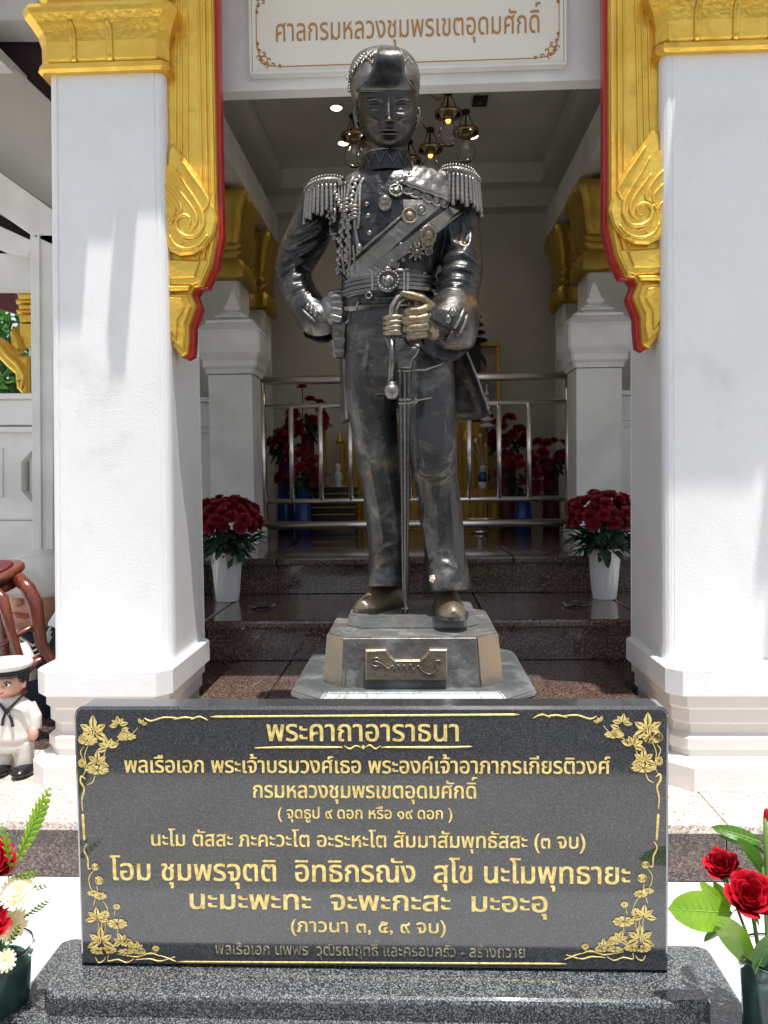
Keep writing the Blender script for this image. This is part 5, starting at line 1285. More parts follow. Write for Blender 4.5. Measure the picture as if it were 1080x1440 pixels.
# ================================================================== CHANDELIER, LAMPS
room_ = room_begin()
ch = thing('chandelier', 'brass chandelier with clear globe lamps hanging behind the statue head', 'chandelier', tuple(at(575, 60, 4.2)))
cc = at(572, 150, 4.2)
m = MB(); m.tube([Vector((cc.x, 4.2, Zr(2.27))), Vector((cc.x, 4.2, cc.z))], .012, 8); m.build('stem', BRASS, ch)
m = MB(); m.lathe((cc.x, 4.2, cc.z-.03), [(.01, -.05), (.04, -.02), (.05, .01), (.02, .05), (.035, .09), (.012, .13)], 16); m.build('hub', BRASS, ch)
lamps = [(630, 131, 4.05, 1), (655, 158, 4.30, 0), (605, 183, 4.4, 1), (575, 200, 4.5, 0), (497, 164, 4.2, 0), (514, 170, 4.45, 0), (561, 150, 4.5, 0)]
q_ = .80
for i, (px, py, Y, litb) in enumerate(lamps):
    T_ = at(px, py, Y); m = MB(); a = Vector((cc.x, 4.2, cc.z)); mid = (a+T_)/2+Vector((0, 0, .10)); pts = []
    for k in range(15):
        u = k/14; p = a*(1-u)**2+mid*2*u*(1-u)+T_*u*u; p.z += .05*math.sin(u*2*PI); pts.append(p)
    m.tube(pts, .005, 7); arm = m.build('arm', BRASS, ch)
    LZ = lambda z: T_.z+z*q_
    def open_ring(prof, name, mt, n=28):
        m = MB(); m.rings([[Vector((T_.x+math.cos(2*PI*k/n)*r*q_, T_.y+math.sin(2*PI*k/n)*r*q_, LZ(z))) for k in range(n)] for r, z in prof], caps=False); return m.build(name, mt, arm)
    m = MB(); m.lathe((T_.x, T_.y, T_.z), [(.008, .016), (.022, .010), (.026, 0), (.018, -.010), (.005, -.012)], 14); m.build('canopy', DARKM, arm)
    m = MB(); m.tube([T_, (T_.x, T_.y, LZ(-.11))], .003, 6); m.build('rod', DARKM, arm)
    rim = .085
    for k in range(3):
        an = 2*PI*k/3+.4; m = MB(); e_ = Vector((T_.x+math.cos(an)*rim*q_, T_.y+math.sin(an)*rim*q_, LZ(-.125))); m.tube([T_+Vector((math.cos(an)*.016, math.sin(an)*.016, -.008)), e_], .0025, 6); m.ell(e_, .008, .008, .008, 8, 6); m.build('hanger', DARKM, arm)
    open_ring([(rim, -.116), (rim+.004, -.122), (rim+.004, -.142), (rim-.003, -.144), (rim-.004, -.122), (rim, -.116)], 'gallery_ring', BRASS)
    open_ring([(.022, -.09), (.05, -.10), (rim-.006, -.125), (rim-.009, -.126), (.05, -.103), (.022, -.093), (.022, -.09)], 'glass_shade', GLASS)
    m = MB(); m.lathe((T_.x, T_.y, LZ(0)), [(.010, -.10*q_), (.026, -.13*q_), (.030, -.165*q_), (.022, -.175*q_)], 16); m.build('lamp_holder', BRASS, arm)
    open_ring([(.034, -.165), (.036, -.19), (.042, -.21), (.060, -.235), (.068, -.27), (.060, -.305), (.038, -.325), (.004, -.333), (.004, -.330), (.036, -.321), (.057, -.303), (.064, -.27), (.057, -.237), (.040, -.213), (.033, -.19), (.031, -.165), (.034, -.165)], 'glass_globe', GLASS)
    m = MB(); m.ell((T_.x, T_.y, LZ(-.16) if litb else LZ(-.215)), .016, .016, .026, 10, 8); m.build('bulb', BULB if litb else POTW, arm)
SPOTS = []
for (px, py, on_, lab) in ((473, 160, 1, 'small lit ceiling spotlight, upper left of the bronze head'), (483, 208, 1, 'small lit ceiling spotlight, lower left of the bronze head'), (665, 204, 1, 'small lit ceiling spotlight right of the chandelier globes'), (675, 157, 0, 'small unlit square ceiling spotlight at the upper right')):
    Y = (Zr(2.265)-CAMZ)*F/(672-py+(px-582)*.0); c = at(px, py, Y)
    t = thing('ceiling_spotlight', lab, 'spotlight', (c.x, c.y, Zr(2.265)), 'ceiling spotlights')
    m = MB()
    if on_: m.lathe((c.x, c.y, Zr(2.268)), [(.045, 0), (.05, -.008), (.038, -.010), (.034, -.004)], 18)
    else: m.box(c.x-.045, c.x+.045, c.y-.06, c.y+.06, Zr(2.255), Zr(2.268), .003)
    if on_: SPOTS.append((c.x*ROOM_CAM_SCALE, c.y*ROOM_CAM_SCALE, CAMZ+(Zr(2.24)-CAMZ)*ROOM_CAM_SCALE))
    m.build('housing', DARKM if not on_ else STEEL, t)
    m = MB(); m.lathe((c.x, c.y, Zr(2.262)), [(.036, 0), (.03, -.006), (.001, -.009)], 18); m.build('lens', LAMPON if on_ else LAMPOFF, t)

room_end(room_)
for i, c in enumerate(SPOTS):          # the light of the three lit ceiling spotlights
    ld = bpy.data.lights.new('spotlight_beam', 'SPOT'); ld.energy = 5; ld.spot_size = 2.2; ld.spot_blend = .8; ld.shadow_soft_size = .05; ld.color = (1, .88, .68)
    lo_ = bpy.data.objects.new('spotlight_beam', ld); COL.objects.link(lo_); lo_.location = c
# ================================================================== FLOWERS: shared blooms
def petal(w_, h, cup=.3, curl_=.3, n=5):
    """petal sheet, base at origin, growing along +Z, facing +Y"""
    vs = []; fs = []
    for i in range(n+1):
        u = i/n; ww = w_*math.sin(PI*min(1, u*.62+.12))**.8*(1 if u < .85 else 1-.35*(u-.85)/.15)
        for j in range(5):
            v = j/4*2-1; vs.append(Vector((v*ww, -cup*h*(v*v*.35)-cup*h*u*u*.0+curl_*h*max(0, u-.7)**1.5*3-cup*h*math.sin(u*2.6)*.35*(-1), u*h*(1-.06*v*v))))
    for i in range(n):
        for j in range(4): a = i*5+j; fs.append((a, a+1, a+6, a+5))
    return vs, fs
def bloom_mesh(name, mt, R, layers, seed=0):
    rnd = random.Random(seed); m = MB()
    for (cnt, rad, tilt, h) in layers:
        for k in range(cnt):
            a = 2*PI*k/cnt+rnd.uniform(-.2, .2)+tilt*3; vs, fs = petal(h*.55*R, h*R, .5, .5, 3)
            q = Matrix.Rotation(a, 3, 'Z') @ Matrix.Rotation(-(tilt+rnd.uniform(-.12, .12)), 3, 'X')
            base = Matrix.Rotation(a, 3, 'Z') @ Vector((0, rad*R, 0)); m.add([q@v+base for v in vs], fs, True)
    return m.mesh(name, mt)
BLO = [bloom_mesh('bloom', REDF, 1, [(4, .05, .12, .55), (5, .12, .45, .6), (6, .16, .85, .62), (7, .18, 1.3, .6)], s_) for s_ in range(3)]
def bouquet(t, c, R, n, br, seed, zmin=-.25, mesh=None, flat=1.0):
    rnd = random.Random(seed); pts = []
    k = 0
    while len(pts) < n and k < 3000:
        k += 1; z = rnd.uniform(zmin, 1); a = rnd.uniform(0, 2*PI); s_ = math.sqrt(max(0, 1-z*z)); d = Vector((math.cos(a)*s_, math.sin(a)*s_, z))
        if all((d-q).length > 1.15*br/R for q in pts) or k > 1500: pts.append(d)
    for d in pts:
        p = Vector(c)+Vector((d.x*R, d.y*R*.8, d.z*R*flat))*rnd.uniform(.82, 1.12); q = (d+Vector((0, -.25, .45))).normalized().to_track_quat('Z', 'Y')
        inst((mesh or BLO)[rnd.randrange(3)], 'bloom', t, p, q, br*rnd.uniform(.9, 1.2))
def leaves(t, c, R, n, mt, size, seed, name='leaves', asp=.42, droop=0):
    rnd = random.Random(seed); m = MB()
    for i in range(n):
        a = rnd.uniform(0, 2*PI); el = rnd.uniform(-.9, .9); d = Vector((math.cos(a)*math.cos(el), math.sin(a)*math.cos(el), math.sin(el)-droop)).normalized()
        p = Vector(c)+Vector((d.x*R[0]*rnd.uniform(.2, .8), d.y*R[1]*rnd.uniform(.2, .8), rnd.uniform(-1, 1)*R[2]*.7)); L = size*rnd.uniform(.7, 1.3)
        sd = d.cross(Vector((rnd.uniform(-.4, .4), rnd.uniform(-.4, .4), 1))).normalized(); up = sd.cross(d); 
        m.add([p, p+d*L*.35+sd*L*asp*.5, p+d*L*.8+sd*L*asp*.3-up*L*.1, p+d*L-up*L*.2, p+d*L*.8-sd*L*asp*.3-up*L*.1, p+d*L*.35-sd*L*asp*.5, p+d*L*.5-up*L*.05], [(0, 1, 6), (1, 2, 6), (2, 3, 6), (3, 4, 6), (4, 5, 6), (5, 0, 6)])
    o = m.build(name, mt, t); o['kind'] = 'stuff'; return o
room_ = room_begin()
def floor_vase(px, lab, seed):
    Y = 3.16; b = at(px, 840, Y); zb_ = 1.099
    t = thing('flower_vase', lab, 'flower vase', (b.x, Y, zb_), 'vases of red flowers on the steps')
    prof = [(.045, 0), (.047, .01), (.052, .05), (.056, .10), (.060, .15), (.063, .19), (.064, .205), (.058, .205), (.05, .19)]
    m = MB(); m.lathe((b.x, Y, zb_), prof, 48, smooth=False, mod=lambda k, n, i: 1+.035*abs(math.sin(PI*(k+(i//2 % 2)*2)/4))); m.build('vase', POTW, t)
    c = Vector((b.x, Y, zb_+.325))
    leaves(t, (b.x, Y, zb_+.255), (.15, .12, .08), 210, LEAFD, .07, seed, droop=.2)
    m = MB()
    for k in range(10): a = k*.63; m.tube([(b.x+.02*math.cos(a), Y+.02*math.sin(a), zb_+.15), (b.x+.08*math.cos(a), Y+.07*math.sin(a), zb_+.36)], .003, 5)
    o = m.build('stems', LEAFD, t); o['kind'] = 'stuff'
    bouquet(t, c+Vector((.012*(1 if seed == 3 else -1), 0, .0)), .128, 54, .036, seed, -.15, flat=.80)
floor_vase(320, 'faceted white vase of crimson flowers on the step beside the left column', 3)
floor_vase(850, 'faceted white vase of crimson flowers on the step beside the right column', 5)
b = at(281, 815, 3.25); t = thing('small_vase', 'slim white vase half hidden behind the left column', 'vase', (b.x-.02, 3.25, 1.099))
m = MB(); m.lathe((b.x-.02, 3.25, 1.099), [(.028, 0), (.034, .05), (.03, .11), (.022, .15), (.026, .17), (.020, .17)], 20); m.build('body', POTW, t)
for px, lab in ((373, 'small glass dish on the step right of the left flower vase'), (805, 'small glass dish on the step left of the right flower vase')):
    c = at(px, 846, 3.05); t = thing('glass_dish', lab, 'dish', (c.x, 2.98, 1.0985), 'glass dishes on the steps')
    m = MB(); m.lathe((c.x, 2.98, 1.0985), [(.02, 0), (.045, .003), (.055, .012), (.052, .012), (.03, .006), (.001, .005)], 24); m.build('bowl', GLASS, t)

# ================================================================== ALTAR behind the railing (z 1.26 is the room floor)
def A5(px, Y): return at(px, 650, Y).x
def Z5(py, Y): return CAMZ+(672-py)/F*Y
al = thing('altar_table', 'tiered altar draped in yellow satin behind the steel railing', 'table', (0, 5.3, 1.26))
def drape(x0, x1, y0, y1, z0, z1, mt, name, par, amp=.012, per=.045):
    m = MB(); rs = []
    n = 60; per_pts = []
    L = [(x0, y1), (x0, y0), (x1, y0), (x1, y1)]
    for e in range(3):
        (ax, ay), (bx, by) = L[e], L[e+1]; ln = math.hypot(bx-ax, by-ay); k = max(4, int(ln/per*4))
        for i in range(k): per_pts.append((ax+(bx-ax)*i/k, ay+(by-ay)*i/k, (by-ay)/ln, -(bx-ax)/ln))
    per_pts.append((x1, y1, 1, 0)); rows = []
    for z, f_ in ((z1, 0), (z1-.01, .3), ((z0+z1)/2, .8), (z0, 1)):
        rows.append([Vector((x-nx*0+(-nx)*0+(nx if False else 0)+math.sin(i*PI/2)*amp*f_*0, y, z))+Vector((-ny*0, 0, 0))+Vector((nx, ny, 0))*(-amp*f_*math.sin(i*PI/2)) for i, (x, y, nx, ny) in enumerate(per_pts)])
    o = MB(); o.rings(rows, closed=False, caps=False); o.add([(x0, y0, z1), (x1, y0, z1), (x1, y1, z1), (x0, y1, z1)], [(0, 1, 2, 3)]); return o.build(name, mt, par)
x0, x1 = A5(452, 5.0), A5(702, 5.0)
drape(x0, x1, 5.0, 5.4, 1.262, Z5(690, 5.0), YCLOTH, 'lower_drape', al)
drape(x0+.10, x1-.02, 5.25, 5.6, Z5(690, 5.0)+.001, Z5(622, 5.25), YCLOTH, 'middle_drape', al)
drape(x0+.2, x1-.06, 5.5, 5.9, Z5(622, 5.25)+.001, Z5(595, 5.5), YCLOTH, 'upper_drape', al)
m = MB(); m.box(x0-.02, x0+.03, 5.0, 5.05, 1.262, Z5(570, 5), .004); m.build('side_upright', YCLOTH, al)
# framed portrait
c = at(674, 545, 5.75); t = thing('framed_portrait', 'gold framed portrait of a dark-haired person at the back of the altar', 'picture', (c.x, 5.75, Z5(600, 5.75)))
fx0, fx1, fz0, fz1 = A5(640, 5.75)-.02, A5(704, 5.75), Z5(592, 5.75), Z5(486, 5.75)
for (a, b_, c_, d) in ((fx0-.03, fx1, fz1-.03, fz1), (fx0-.03, fx1, fz0, fz0+.03), (fx0-.03, fx0, fz0+.03, fz1-.03), (fx1-.03, fx1, fz0+.03, fz1-.03)):
    m = MB(); m.box(a, b_, 5.73, 5.77, c_, d, .006); m.build('frame', GOLD_D, t)
m = MB(); m.box(fx0, fx1-.03, 5.752, 5.768, fz0+.03, fz1-.03); m.build('print', PHOTO, t)
hx = at(670, 514, 5.75); 
def flatell(cx, cz, rx, rz, y, mt, name): 
    m = MB(); m.add([Vector((cx+math.cos(2*PI*k/24)*rx, y, cz+math.sin(2*PI*k/24)*rz)) for k in range(24)], [tuple(range(24))]); m.build(name, mt, t)
flatell(hx.x, hx.z+.01, .075, .085, 5.7495, HAIR, 'hair'); flatell(hx.x, hx.z-.025, .064, .075, 5.7485, mat('printed_face', (.34, .17, .13), .5), 'face'); flatell(hx.x, hx.z-.19, .14, .10, 5.7475, mat('printed_coat', (.25, .22, .22), .5), 'shoulders')
# tiered dark tower and white tiered parasols
def tiers(c, n, r0, r1, h, mt, name, lab, cat, grp=None, fin=.1):
    t = thing(name, lab, cat, tuple(c), grp)
    for k in range(n):
        u = k/max(1, n-1); r = r0+(r1-r0)*u; z = c[2]+h*u; m = MB(); m.lathe((c[0], c[1], z), [(r*.45, -h/n*.5), (r, -h/n*.15), (r*.95, 0), (r*.55, h/n*.25), (r*.35, h/n*.5)], 20); m.build('tier', mt, t)
    m = MB(); m.lathe((c[0], c[1], c[2]+h), [(r1*.5, 0), (r1*.3, fin*.4), (.002, fin)], 12); m.build('finial', mt, t); return t
m = MB()
tiers((A5(660, 5.6), 5.6, Z5(482, 5.6)), 6, .14, .07, .28, DARKM, 'tiered_pedestal', 'dark tiered pedestal rising behind the statue elbow', 'pedestal')
m = MB(); m.box(A5(650, 5.65)-.02, A5(676, 5.65), 5.60, 5.72, 1.262, Z5(483, 5.65)); m.build('support', DARKM, bpy.data.objects['tiered_pedestal'])
tiers((A5(685, 4.9), 4.9, Z5(600, 4.9)), 6, .05, .016, .20, POTW, 'tiered_parasol', 'small white tiered parasol in front of the framed portrait', 'ornament', fin=.06)
m = MB(); m.tube([(A5(685, 4.9), 4.9, 1.262), (A5(685, 4.9), 4.9, Z5(598, 4.9))], .006, 6); m.build('pole', BRASS, bpy.data.objects['tiered_parasol'])
# blue and white vase with flower sticks
zt4 = Z5(690, 5.0)+.001
vx = A5(680, 5.08); t = thing('blue_white_vase', 'small blue and white porcelain vase with dry sticks on the altar', 'vase', (vx, 5.08, zt4))
m = MB(); m.lathe((vx, 5.08, zt4), [(.03, 0), (.036, .03), (.034, .05)], 20); m.build('base', POTW, t)
m = MB(); m.lathe((vx, 5.08, zt4), [(.0345, .05), (.042, .075), (.036, .10), (.022, .115)], 20); m.build('belly', BLUEP, t)
m = MB(); m.lathe((vx, 5.08, zt4), [(.0225, .115), (.022, .14), (.028, .155), (.02, .155)], 20); m.build('neck', POTW, t)
for dx, dz in ((-.05, .17), (-.09, .15), (-.02, .20), (.02, .14)):
    m = MB(); m.tube([(vx, 5.08, zt4+.14), (vx+dx, 5.08, zt4+.15+dz)], .002, 5); m.ell((vx+dx, 5.08, zt4+.15+dz), .014, .012, .018, 8, 6); m.build('stick', POTW, t)
# small items
vx = A5(475, 5.05); t = thing('white_figurine', 'small white figurine on the altar left of the statue leg', 'figurine', (vx, 5.05, zt4))
m = MB(); m.lathe((vx, 5.05, zt4), [(.03, 0), (.035, .03), (.02, .06), (.03, .09), (.025, .12), (.012, .135), (.022, .155), (.018, .175), (.003, .185)], 16); m.build('figure', POTW, t)
for k, (px, py, Y, lab) in enumerate(((478, 622, 5.35, 'small gold bell shape on the altar middle tier, left'), (655, 622, 5.35, 'small gold bell shape on the altar middle tier, right'))):
    vx = A5(px, Y); t = thing('gold_offering', lab, 'offering', (vx, Y, Z5(622, 5.25)+.001), 'gold offerings')
    m = MB(); m.lathe((vx, Y, Z5(622, 5.25)+.001), [(.028, 0), (.022, .03), (.010, .06), (.002, .08)], 14); m.build('cone', GOLD, t)
for k, px in enumerate((648, 655, 667, 690)):
    vx = A5(px, 5.55); t = thing('altar_bottle', ['pale bottle on the upper altar tier', 'pale bottle beside another on the upper altar tier', 'dark bottle in the middle of the upper altar tier', 'blue bottle at the right end of the upper altar tier'][k], 'bottle', (vx, 5.55, Z5(595, 5.5)+.001), 'bottles on the altar')
    m = MB(); m.lathe((vx, 5.55, Z5(595, 5.5)+.001), [(.018, 0), (.02, .05), (.012, .07), (.008, .09), (.001, .095)], 12); m.build('glass', [POTW, POTW, DARKM, BLUEP][k], t)
c_ = A5(674, 4.65); t = thing('footed_tray', 'steel footed offering tray on the floor behind the railing', 'tray', (c_, 4.65, 1.2605))
m = MB(); m.lathe((c_, 4.65, 1.2605), [(.05, 0), (.045, .02), (.02, .035), (.018, .06), (.03, .075)], 20); m.build('foot', STEEL, t)
m = MB(); m.lathe((c_, 4.65, 1.2605), [(.03, .075), (.12, .085), (.13, .097), (.12, .095), (.002, .088)], 28); m.build('dish', STEEL, t)
# stacked gilt-edged boxes, lower left of the altar
t = thing('offering_boxes', 'black stepped stand with thin gold edges at the left end of the altar', 'stand', (A5(445, 4.75), 4.75, 1.261))
for k in range(7):
    z = 1.2615+k*.042; x_ = A5(418, 4.75)+k*.012
    m = MB(); m.box(x_, A5(500, 4.75), 4.62+k*.03, 4.95, z, z+.034, .002); m.build('step', BLACKP, t)
    m = MB(); m.box(x_-.002, A5(500, 4.75), 4.617+k*.03, 4.63+k*.03, z+.0345, z+.040, .001); m.build('gold_edge', GOLD_D, t)
# large red flower arrangements either side
def arrangement(px, py, Y, R, n, br, lab, seed, cloth=False):
    c = at(px, py, Y); t = thing('flower_arrangement', lab, 'flower arrangement', (c.x, Y, 1.261), 'flower arrangements by the altar')
    m = MB(); m.lathe((c.x, Y, 1.261), [(.05, 0), (.055, .08), (.04, max(.1, c.z-1.261-R*.7))], 16); m.build('vase', BLUEP if seed % 2 else REDCLOTH, t)
    leaves(t, c-Vector((0, 0, R*.3)), (R*.9, R*.7, R*.7), 70, LEAFD, .08, seed); bouquet(t, c, R, n, br, seed, -.5)
arrangement(400, 625, 4.75, .10, 12, .045, 'pink and red flower arrangement nearest the left railing post', 11)
arrangement(432, 590, 4.95, .13, 16, .05, 'tall red flower arrangement left of the altar, topmost at the back', 12)
arrangement(425, 665, 4.60, .14, 22, .045, 'low wide red flower arrangement at the left end of the altar', 13)
arrangement(715, 615, 5.0, .12, 16, .05, 'tall dark red flower arrangement just right of the altar', 14)
arrangement(735, 672, 4.65, .14, 22, .045, 'low wide red flower arrangement right of the altar', 15)
arrangement(775, 640, 4.8, .11, 14, .045, 'red flower arrangement nearest the right railing post', 16)
c = at(425, 545, 5.2); t = thing('single_rose', 'single red rose on a stem above the left arrangements', 'flower', (c.x, 5.2, 1.262))
m = MB(); m.tube([(c.x, 5.2, 1.262), (c.x, 5.2, c.z)], .004, 5); m.build('stem', LEAFD, t); inst(BLO[0], 'bloom', t, c, None, .05)

room_end(room_)
# ================================================================== LEFT EDGE: figurine, stool, tall sailor
zp = .551
def P_(px, py, Y): return at(px, py, Y)
Yd = 2.70; t = thing('sailor_figurine', 'small cream painted sailor boy figurine in white cap beside the left column', 'figurine', (P_(18, 1085, Yd).x, Yd, zp))
kd = Yd/F
def dring(px, py, rx, ry, n=24, Y=Yd): c = at(px, py, Y); return [c+Vector((math.cos(2*PI*k/n)*rx*kd, math.sin(2*PI*k/n)*ry*kd, 0)) for k in range(n)]
D = MB(); D.rings([dring(*a) for a in ((14, 978, 14, 12), (15, 986, 27, 17), (17, 996, 31, 20), (18, 1010, 29, 20), (19, 1024, 28, 20), (20, 1034, 29, 21), (20, 1040, 27, 20))])
D.tube([P_(40, 990, Yd), P_(49, 1008, Yd), P_(50, 1024, Yd)], [10*kd, 10*kd, 9*kd], 12); D.tube([P_(-10, 990, Yd), P_(-18, 1008, Yd), P_(-16, 1024, Yd)], [10*kd, 10*kd, 9*kd], 12)
fuse(D, 'shirt', CREAMP, t, .004, 4)
D = MB(); D.rings([dring(20, 1036, 26, 19), dring(20, 1048, 26, 19), dring(20, 1055, 24, 18)])
for x in (4, 34): D.tube([P_(x+1, 1040, Yd), P_(x, 1060, Yd), P_(x, 1078, Yd)], [14*kd, 14*kd, 13*kd], 14)
fuse(D, 'trousers', CREAMP, t, .004, 4)
for x in (2, 36):
    b0 = P_(x, 1083, Yd-.02); m = MB(); m.ell((b0.x, Yd-.035, zp+.017), .036, .058, .020, 18, 10); m.build('shoe', BLACKP, t)
for x in (47, -13): m = MB(); m.ell(P_(x, 1031, Yd-.015), .018, .018, .026, 14, 10); m.build('hand', SKIN, t)
D = MB(); D.ell(P_(9, 957, Yd), 26*kd, 24*kd, 24*kd, 24, 16); D.ell(P_(8, 966, Yd-.02), 19*kd, 16*kd, 13*kd, 20, 12); D.ell(P_(3, 968, Yd-.062), .006, .006, .006, 10, 8); D.rings([dring(12, 975, 10, 10), dring(13, 986, 11, 11)])
hd, hv2, hf2 = fuse(D, 'head', SKIN, t, .003, 3); bd = BVHTree.FromPolygons(hv2, hf2)
m = MB(); m.ell(P_(33, 961, Yd-.005), .010, .008, .016, 12, 8); m.build('ear', SKIN, hd)
m = MB(); m.ell(P_(13, 952, Yd+.02), 28*kd, 22*kd, 24*kd, 22, 14); m.build('hair', BLACKP, hd)
m = MB(); m.ell(P_(32, 952, Yd-.01), .010, .020, .022, 12, 8); m.build('hair_lock', BLACKP, hd)
def onf(px, py, off=0): return on(px, py, off, bd)[0]
for ex in (10, -8):
    m = MB(); c = onf(ex, 963, 0); m.ell(c, .011, .003, .007, 14, 8); m.build('eye', EYEW, hd); m = MB(); m.ell(c+Vector((-.001, -.0025, 0)), .005, .002, .006, 12, 8); m.build('pupil', BLACKP, hd)
    m = MB(); m.tube([onf(ex-5, 961, .002), onf(ex, 959, .003), onf(ex+6, 961, .002)], .0014, 5); m.build('eyelash', BLACKP, hd); m = MB(); m.tube([onf(ex-6, 955, .001), onf(ex, 953, .002), onf(ex+6, 955, .001)], .0018, 5); m.build('eyebrow', BLACKP, hd)
m = MB(); m.tube([onf(-3, 974, .001), onf(1, 976, .002), onf(5, 974, .001)], .0022, 6); m.build('mouth', LIP, hd)
c = P_(10, 944, Yd); m = MB(); m.lathe((c.x, Yd, c.z), [(29*kd, -.012), (30*kd, -.010), (30*kd, .010), (28*kd, .012)], 28); m.build('cap_band', BLACKP, t)
m = MB(); m.lathe((c.x, Yd, c.z), [(29*kd, .012), (34*kd, .018), (36*kd, .030), (33*kd, .040), (22*kd, .044), (2*kd, .042)], 28); m.build('cap', CREAMP, t)
for pts in ([(-2, 988), (2, 993), (6, 998), (9, 1002)], [(38, 972), (28, 982), (18, 992), (9, 1001)], [(8, 1001), (4, 1012), (3, 1020)], [(10, 1001), (16, 1012), (18, 1022)]):
    m = MB(); m.tube([P_(x, y, Yd-.050-(.004 if y > 995 else 0)) for x, y in pts], [.004, .005, .006, .007][:len(pts)], 6); m.build('neckerchief', BLACKP, t)

# tall sailor figure behind the stool
Yb2 = 3.45; kb = Yb2/F; t = thing('large_sailor_figure', 'large sailor statue with rounded white cap half hidden behind the stool', 'statue', (P_(48, 1000, Yb2).x, Yb2, zp))
def bring(px, py, rx, ry, n=28): c = at(px, py, Yb2); return [c+Vector((math.cos(2*PI*k/n)*rx*kb, math.sin(2*PI*k/n)*ry*kb, 0)) for k in range(n)]
m = MB(); m.rings([bring(56, 836, 44, 36), bring(55, 828, 47, 40), bring(54, 812, 47, 42), bring(54, 796, 43, 40), bring(56, 782, 33, 32), bring(58, 775, 18, 20), bring(60, 772, 4, 5)]); m.build('cap', POTW, t)
m = MB(); m.rings([bring(50, 828, 36, 30), bring(46, 845, 36, 32), bring(42, 862, 34, 32), bring(40, 878, 26, 25), bring(46, 890, 20, 20), bring(50, 900, 20, 20)]); m.build('head', SKIN, t)
m = MB(); m.tube([at(18, 862, Yb2-.10), at(26, 866, Yb2-.11), at(36, 868, Yb2-.11), at(44, 864, Yb2-.10)], [.004, .010, .010, .004], 8); m.build('mouth', LIP, t)
m = MB(); m.ell(at(26, 848, Yb2-.11), .018, .022, .016, 12, 8); m.build('nose', SKIN, t)
m = MB(); m.rings([bring(50, 884, 24, 22), bring(56, 896, 40, 32), bring(58, 915, 52, 38), bring(56, 940, 54, 40), bring(52, 970, 50, 38), bring(50, 1010, 52, 40), bring(50, 1060, 50, 40)]); bt = m.build('uniform', NAVY, t)
for off in (0, 8, 16):
    m = MB(); m.tube([at(20, 880+off, Yb2-.10), at(30, 898+off, Yb2-.135), at(46, 908+off, Yb2-.14), at(62, 900+off, Yb2-.14), at(72, 880+off*.9, Yb2-.12)], .006, 6); m.build('collar_stripe', POTW, t)
m = MB(); m.tube([at(30, 905, Yb2-.15), at(40, 930, Yb2-.155), at(44, 955, Yb2-.15)], [.03, .035, .03], 10); m.build('shirt_front', POTW, t)
zz_ = at(0, 1060, Yb2).z
m = MB(); m.box(at(50, 1000, Yb2).x-.15, at(50, 1000, Yb2).x+.15, Yb2-.12, Yb2+.12, zp, zz_+.01, .02); m.build('legs', NAVY, t)

# red-brown carved stool, tilted
Yc = 3.05; t = thing('lacquered_stool', 'tilted red-brown lacquered stool with curved legs leaning beside the left column', 'stool', (P_(10, 960, Yc).x, Yc, zp))
def wt(pts, r, name, flat=1, n=10, mt=WOODR, par=None): m = MB(); m.tube([at(*p) for p in pts], r, n, flat=flat); return m.build(name, mt, par or t)
m = MB(); rot = Matrix.Rotation(math.radians(-8), 3, 'Y') @ Matrix.Rotation(math.radians(12), 3, 'X')
def disk_(c, prof, name, mt):
    m = MB(); rs = [[Vector(c)+rot@Vector((math.cos(2*PI*k/36)*r, math.sin(2*PI*k/36)*r, z)) for k in range(36)] for r, z in prof]; m.rings(rs); m.build(name, mt, t)
cs = P_(-28, 812, Yc)
disk_(cs, [(.14, -.03), (.15, -.02), (.16, -.012), (.172, -.004), (.172, .010), (.165, .018), (.14, .02)], 'seat', WOODR)
disk_(cs+Vector((0, 0, .021)), [(.13, -.002), (.12, .010), (.05, .016)], 'seat_cushion', REDCLOTH)
disk_(cs+Vector((0, 0, -.045)), [(.13, -.02), (.15, -.015), (.155, 0), (.145, .016)], 'apron', WOODR)
wt([(24, 812, Yc-.02), (40, 828, Yc-.03), (50, 850, Yc-.04), (54, 880, Yc-.04), (58, 905, Yc-.04), (70, 925, Yc-.04), (82, 936, Yc-.04), (90, 958, Yc-.03), (86, 1000, Yc), (84, 1052, Yc)], [.026, .030, .030, .026, .024, .026, .028, .026, .024, .02], 'leg')
wt([(-10, 826, Yc-.10), (4, 842, Yc-.12), (10, 866, Yc-.13), (16, 890, Yc-.13), (26, 922, Yc-.12), (30, 970, Yc-.12), (28, 1052, Yc-.10)], [.02, .022, .02, .018, .018, .02, .02], 'leg')
wt([(-60, 826, Yc-.10), (-56, 880, Yc-.1), (-60, 1052, Yc-.1)], [.022, .02, .02], 'leg')
wt([(-10, 826, Yc+.13), (4, 870, Yc+.15), (10, 950, Yc+.15), (10, 1040, Yc+.15)], [.02, .02, .02, .02], 'leg')
wt([(-10, 912, Yc-.12), (16, 898, Yc-.10), (34, 888, Yc-.06), (56, 876, Yc-.03)], [.011]*4, 'stretcher')
wt([(28, 950, Yc-.1), (50, 930, Yc-.05), (74, 918, Yc)], [.03, .032, .03], 'foot_rail', flat=.6)
wt([(-60, 905, Yc-.10), (-10, 912, Yc-.12)], [.011]*2, 'stretcher')

